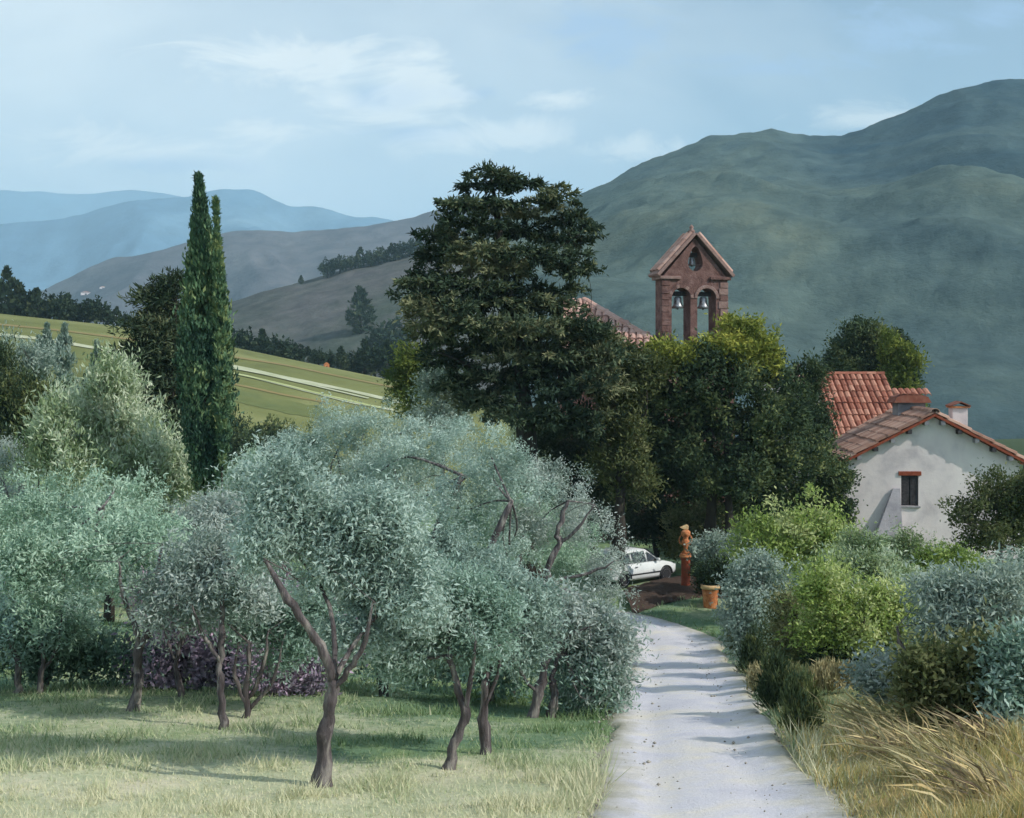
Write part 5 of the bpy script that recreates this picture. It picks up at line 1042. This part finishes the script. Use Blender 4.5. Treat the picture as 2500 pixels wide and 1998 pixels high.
# leaning tufts of dry grass at lower right
rs_ = np.random.default_rng(55)
for i, (px, py, lb) in enumerate(((2440, 1960, 'largest leaning dry grass tuft in the lower right corner'), (2330, 1900, 'leaning dry grass tuft just left of the corner one'), (2230, 1850, 'middle leaning dry grass tuft on the tan bank'),
        (2150, 1790, 'small dry grass tuft at the left of the tan bank'), (2420, 1840, 'dry grass tuft under the slate green shrub'), (2300, 1790, 'dry grass tuft directly below the drab olive shrub'))):
    b0 = hit(px, py); root = thing('dry_grass_tuft', lb, 'plant', b0, group='dry grass tufts on the tan bank'); nn_ = 150
    o_ = rs_.normal(size=(nn_, 3)) * np.array([.22, .22, 0]); Ls = rs_.uniform(.35, .85, nn_)[:, None]
    dr_ = unit(np.array([-.62, .1, .62]) + rs_.normal(size=(nn_, 3)) * .26); side_ = unit(np.cross(dr_, rs_.normal(size=(nn_, 3)))); wv = (.007 + .009 * rs_.random(nn_))[:, None]
    m1 = o_ + dr_ * Ls * .55; tip = o_ + dr_ * Ls + np.array([-.10, 0, -.16]) * Ls
    V = np.stack([o_ - side_ * wv * .6 - [0, 0, .03], m1 - side_ * wv, tip, m1 + side_ * wv], 1).reshape(-1, 3)
    crown_obj('blades', V, np.repeat(np.clip(rs_.normal(size=nn_) * .25 + .45, 0, 1), 4), STRAW_LEAF if i % 2 else DRYTUFT_LEAF, root, (0, 0, 0))

# ------------------------------------------------------------------ far rows of trees (shared crowns, each tree its own object)
def proto_crown(kind, seed):
    rng = np.random.default_rng(seed)
    if kind == 'cone':
        V, tint = foliage([(0, 0, .54, .24, .24, .48)], 900, .11, .06, .03, rng, 12, up=1.0, cone=spin, tint0=.4)
    else:
        V, tint = foliage([(0, 0, .62, .36, .36, .36), (.16, 0, .5, .26, .28, .28), (-.18, .05, .5, .24, .26, .26)], 1000, .12, .08, .05, rng, 12, fill=.8, tint0=.45)
    q = np.arange(len(V)).reshape(-1, 4); return np_mesh('crown', V, q, np.full(len(q), 4), FAR_LEAF, {'tint': tint})
def fine_crown(seed):
    rng = np.random.default_rng(seed); V, tint = foliage([(0, 0, .56, .38, .38, .40), (.18, 0, .45, .28, .28, .3), (-.2, .05, .42, .26, .26, .28)], 5000, .045, .025, .035, rng, 25, fill=.8, tint0=.5, lump=6)
    q = np.arange(len(V)).reshape(-1, 4); return np_mesh('crown', V, q, np.full(len(q), 4), DARK_LEAF, {'tint': tint})
CR = {('fine', i): fine_crown(230 + i) for i in range(3)}; CR.update({('cone', i): proto_crown('cone', 200 + i) for i in range(3)}); CR.update({('ball', i): proto_crown('ball', 210 + i) for i in range(3)})
TRK = MB().tube([(0, 0, -.05), (0, 0, .3), (.01, 0, .55)], [.045, .035, .015], 6).mesh('trunk', DARKBARK, True)
rf_ = np.random.default_rng(91)
ORD = ('first', 'second', 'third', 'fourth', 'fifth', 'sixth', 'seventh', 'eighth', 'ninth', 'tenth', 'eleventh', 'twelfth', 'thirteenth', 'fourteenth', 'fifteenth', 'sixteenth', 'seventeenth')
def far_tree(px, ytop, ybase, kind, d, label, group, gfun=None, wide=1.0):
    x = (px - CX) / F * d; zg = ground_at(x, d) if gfun is None else gfun(x, d)
    zb = min(EYE + (HY - ybase) / F * d, zg + .0) if gfun is None else zg
    h = EYE + (HY - ytop) / F * d - zb
    root = thing('far_tree', label, 'tree', (x, d, zb), rf_.uniform(0, 6.28), group); root.scale = (h * wide, h * wide, h)
    link('crown', CR[(kind, int(rf_.integers(3)))], root); link('trunk', TRK, root)
for i, (px, yt, kd) in enumerate(sorted(((18, 665, 'cone'), (48, 700, 'cone'), (66, 712, 'ball'), (92, 710, 'cone'), (118, 722, 'ball'), (145, 720, 'ball'), (165, 722, 'cone'), (188, 738, 'ball'), (208, 742, 'ball'), (235, 728, 'ball'), (262, 755, 'ball'), (285, 752, 'cone'), (-12, 690, 'cone'), (305, 765, 'ball')))):
    far_tree(px, yt, 800, kd, 222 + rf_.uniform(-3, 6), ORD[i] + ' dark tree from the left in the row topping the field at left', 'dark trees along the upper left field edge', wide=.95 if kd == 'cone' else 1.0)
for i, (px, yt, kd) in enumerate(((575, 808, 'ball'), (598, 815, 'ball'), (640, 812, 'cone'), (672, 822, 'ball'), (700, 832, 'ball'), (722, 842, 'ball'), (752, 850, 'cone'), (778, 852, 'ball'), (806, 862, 'ball'), (832, 850, 'cone'), (860, 862, 'ball'), (890, 838, 'cone'), (915, 845, 'ball'), (945, 838, 'cone'), (965, 850, 'ball'), (985, 845, 'cone'), (1010, 850, 'ball'))):
    far_tree(px, yt, 900, kd, 224 + rf_.uniform(-3, 7), ORD[i] + ' dark tree from the tall cypress in the row behind the field', 'dark trees behind the field between cypress and cedar')
for i, (px, yt, d_) in enumerate(((545, 985, 110), (580, 992, 112), (612, 1000, 110), (648, 1008, 108), (684, 1018, 108), (720, 1026, 106), (760, 1036, 106))):
    far_tree(px, yt, 1200, 'fine', d_, ORD[i] + ' hedge tree from the cypress along the lower edge of the field', 'hedge trees along the lower field edge', wide=.8)
for i, (px, yt, d_) in enumerate(((12, 862, 112), (50, 872, 112), (190, 885, 110), (225, 892, 110), (300, 900, 108), (335, 905, 108))):
    far_tree(px, yt, 1200, 'fine', d_, ORD[i] + ' dark hedge tree from the left picture edge, below the field', 'hedge trees below the left part of the field', wide=.8)
# on the brown hill
hx_f, hy_f, hz_f = hv[..., 0].ravel(), hv[..., 1].ravel(), hv[..., 2].ravel()
def hill_z(x, y):
    i = np.argmin((hx_f - x) ** 2 + (hy_f - y) ** 2); return float(hz_f[i]) - .3
for i, (px, yt, kd, d_) in enumerate(((735, 678, 'cone', 552), (800, 652, 'ball', 552), (830, 642, 'ball', 552), (858, 632, 'ball', 552), (880, 622, 'cone', 553), (905, 628, 'ball', 553), (930, 612, 'ball', 553), (955, 606, 'cone', 553), (975, 600, 'ball', 553), (1000, 596, 'ball', 553), (1022, 590, 'cone', 553))):
    x = (px - CX) / F * d_; zg = hill_z(x, d_)
    far_tree(px, HY - (zg + (rf_.uniform(5.5, 9.0) if i else 4.0) - EYE) * F / d_, 0, kd, d_, ORD[i] + ' tiny dark tree from the left on the brown hill crest', 'tiny trees on the brown hill crest', gfun=hill_z)
for (px, hgt, d_, lb) in ((880, 16, 440, 'lone tall dark tree halfway down the brown hill'), (925, 13, 400, 'left of two round trees low on the brown hill beside the cedar'), (960, 14, 405, 'right of two round trees low on the brown hill beside the cedar')):
    x = (px - CX) / F * d_; zg = hill_z(x, d_)
    far_tree(px, HY - (zg + hgt - EYE) * F / d_, 0, 'cone' if d_ == 440 else 'ball', d_, lb, 'trees on the brown hill slope', gfun=hill_z)
# wee houses: white ones far below the purple hill, an orange hut in the field
def hut(name, label, px, d, w, h, wallm, roofm, zf):
    x = (px - CX) / F * d; z = zf(x, d); o = thing(name, label, 'house', (x, d, z - .3), .4)
    MB().box(-w, w, -w * .7, w * .7, 0, h).obj('wall', wallm, o)
    MB().prism([(-w * 1.1, h + .003), (w * 1.1, h + .003), (0, h * 1.5)], -w * .8, w * .8).obj('roof', roofm, o)
    MB().box(-w * .2, w * .2, -w * .7 - .06, -w * .7 - .004, 0, h * .6).obj('door', DARKWOOD, o)
hut('field_hut', 'tiny orange hut at the top of the bright field', 797, 205, .42, .7, TERRA, TERRA, ground_at)
pq = pv_.reshape(-1, 3); sx_ = CX + pq[:, 0] / pq[:, 1] * F; sy_ = HY - (pq[:, 2] - EYE) / pq[:, 1] * F
for lb, px, py, w_ in (('larger white farmhouse far off under the purple hill', 205, 722, 6.5), ('smaller white farmhouse far off, right of the larger one', 252, 706, 4.0)):
    j = int(np.argmin((sx_ - px) ** 2 + (sy_ - py) ** 2)); v_ = pq[j]
    hut('far_farmhouse', lb, CX + v_[0] / v_[1] * F, v_[1], w_, w_ * .6, PLASTER, TILE_PINK, lambda x, y: v_[2])
tree('bush', 'very dark laurel mass in shade at the cedar foot', 'bush', (1440, 1330), [(1440, 1350, 16), (1442, 1260, 12), (1440, 1180, 8)], [], [(1380, 1130, 70, 70), (1460, 1150, 70, 80), (1330, 1060, 60, 60), (1420, 1060, 70, 50), (1400, 1210, 80, 50), (1500, 1220, 60, 50)], CEDAR_LEAF, 16000, .18, .07, .2, bark=DARKBARK, d=53, seed=92, per=34, fill=.85, tint0=.2, tspread=.25, twigs=3)
tree('bush', 'dark evergreen understorey below the large dark tree', 'bush', (1700, 1330), [(1700, 1345, 14), (1702, 1300, 11), (1700, 1260, 8)], [], [(1600, 1200, 60, 50), (1680, 1210, 70, 55), (1770, 1215, 70, 55), (1850, 1220, 70, 50), (1720, 1140, 90, 60), (1900, 1230, 50, 40), (1640, 1130, 70, 50)], DARK_LEAF, 16000, .18, .08, .18, bark=DARKBARK, d=55, seed=93, per=34, fill=.85, tint0=.22, tspread=.25, twigs=3)

# ------------------------------------------------------------------ grass and loose gravel
rg_ = np.random.default_rng(404)
def scatter(nn, d0, d1, spread=.6):
    d = np.sqrt(rg_.random(nn) * (1 / d0 - 1 / d1) * 0 + 1) * (d0 * (d1 / d0) ** (rg_.random(nn) ** 1.25)); u = rg_.uniform(-spread, spread, nn)
    return d * u, d
gx_, gy_ = scatter(290000, 10.5, 46)
rsd = road_side(gx_, gy_)
tuft = fbm(gx_ * 1.3 + 5, gy_ * 1.3, 3)
keep = (rsd > -.12 + .22 * rg_.random(len(gx_))) & (rg_.random(len(gx_)) < .35 + 1.6 * np.clip(tuft - .35, 0, 1))
gx_, gy_, tuft, rsd = gx_[keep], gy_[keep], tuft[keep], rsd[keep]
rsn = np.clip(rsd / 1.2, 0, 1)
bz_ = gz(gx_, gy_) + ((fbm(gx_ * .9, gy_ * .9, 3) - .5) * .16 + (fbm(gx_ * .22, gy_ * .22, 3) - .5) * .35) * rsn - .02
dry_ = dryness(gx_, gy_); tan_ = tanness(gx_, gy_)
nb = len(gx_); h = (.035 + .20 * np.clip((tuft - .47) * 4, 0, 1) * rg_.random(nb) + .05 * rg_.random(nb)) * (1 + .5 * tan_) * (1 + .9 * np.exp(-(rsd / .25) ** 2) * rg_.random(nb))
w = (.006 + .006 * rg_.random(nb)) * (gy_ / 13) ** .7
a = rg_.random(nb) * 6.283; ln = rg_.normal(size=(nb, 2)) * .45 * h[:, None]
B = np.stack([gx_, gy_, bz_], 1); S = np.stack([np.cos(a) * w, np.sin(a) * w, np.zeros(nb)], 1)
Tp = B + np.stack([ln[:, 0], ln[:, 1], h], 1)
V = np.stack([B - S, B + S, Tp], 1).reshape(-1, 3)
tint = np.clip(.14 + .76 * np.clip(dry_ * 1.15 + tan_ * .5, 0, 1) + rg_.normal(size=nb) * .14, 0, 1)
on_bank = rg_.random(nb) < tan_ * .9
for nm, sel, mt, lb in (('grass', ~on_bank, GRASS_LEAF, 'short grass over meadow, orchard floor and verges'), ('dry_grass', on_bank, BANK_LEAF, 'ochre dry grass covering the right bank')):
    tt = np.clip(tint[sel] if nm == 'grass' else .5 + rg_.normal(size=sel.sum()) * .2, 0, 1); VV = V.reshape(-1, 3, 3)[sel].reshape(-1, 3)
    tag(link(nm, np_mesh(nm, VV, np.arange(len(VV)).reshape(-1, 3), np.full(len(tt), 3), mt, {'tint': np.repeat(tt, 3)})), lb, 'grass', kind='stuff')
# loose stones on and beside the road
i_ = rg_.integers(0, RM - 1, 2600); s_ = np.where(rg_.random(2600) < .7, np.where(rg_.random(2600) < .5, rg_.normal(0, .05, 2600), rg_.normal(1, .05, 2600)), rg_.random(2600))
q = LE[i_] * (1 - s_)[:, None] + RE[i_] * s_[:, None] + rg_.normal(size=(2600, 2)) * .06
zz = gz(q[:, 0], q[:, 1]); sz_ = .008 + .03 * rg_.random(2600) ** 3
octa = np.array([(1, 0, 0), (0, 1, 0), (-1, 0, 0), (0, -1, 0), (0, 0, .7), (0, 0, -.7)]); fo = np.array([(0, 1, 4), (1, 2, 4), (2, 3, 4), (3, 0, 4), (1, 0, 5), (2, 1, 5), (3, 2, 5), (0, 3, 5)])
VV = (octa[None] * sz_[:, None, None] * (.7 + .6 * rg_.random((2600, 6, 1)))) + np.concatenate([q, (zz + .018)[:, None]], 1)[:, None]
FF = (fo[None] + (np.arange(2600) * 6)[:, None, None]).reshape(-1, 3)
o = link('gravel', np_mesh('gravel', VV.reshape(-1, 3), FF, np.full(len(FF), 3), ROCK)); tag(o, 'loose pale gravel along the road', 'gravel', kind='stuff')


# ------------------------------------------------------------------ air
hz = MB().box(-14900, 14900, -14900, 14900, -140, 1150).obj('haze', None)
m = bpy.data.materials.new('haze_air'); m.use_nodes = True; t = m.node_tree; t.nodes.clear()
pv = t.nodes.new('ShaderNodeVolumePrincipled'); pv.inputs['Color'].default_value = (0.55, 0.83, 1.0, 1); pv.inputs['Density'].default_value = HAZE_DENSITY
pv.inputs['Anisotropy'].default_value = 0.0
mo = t.nodes.new('ShaderNodeOutputMaterial'); t.links.new(pv.outputs[0], mo.inputs['Volume'])
hz.data.materials.append(m); tag(hz, kind='stuff')
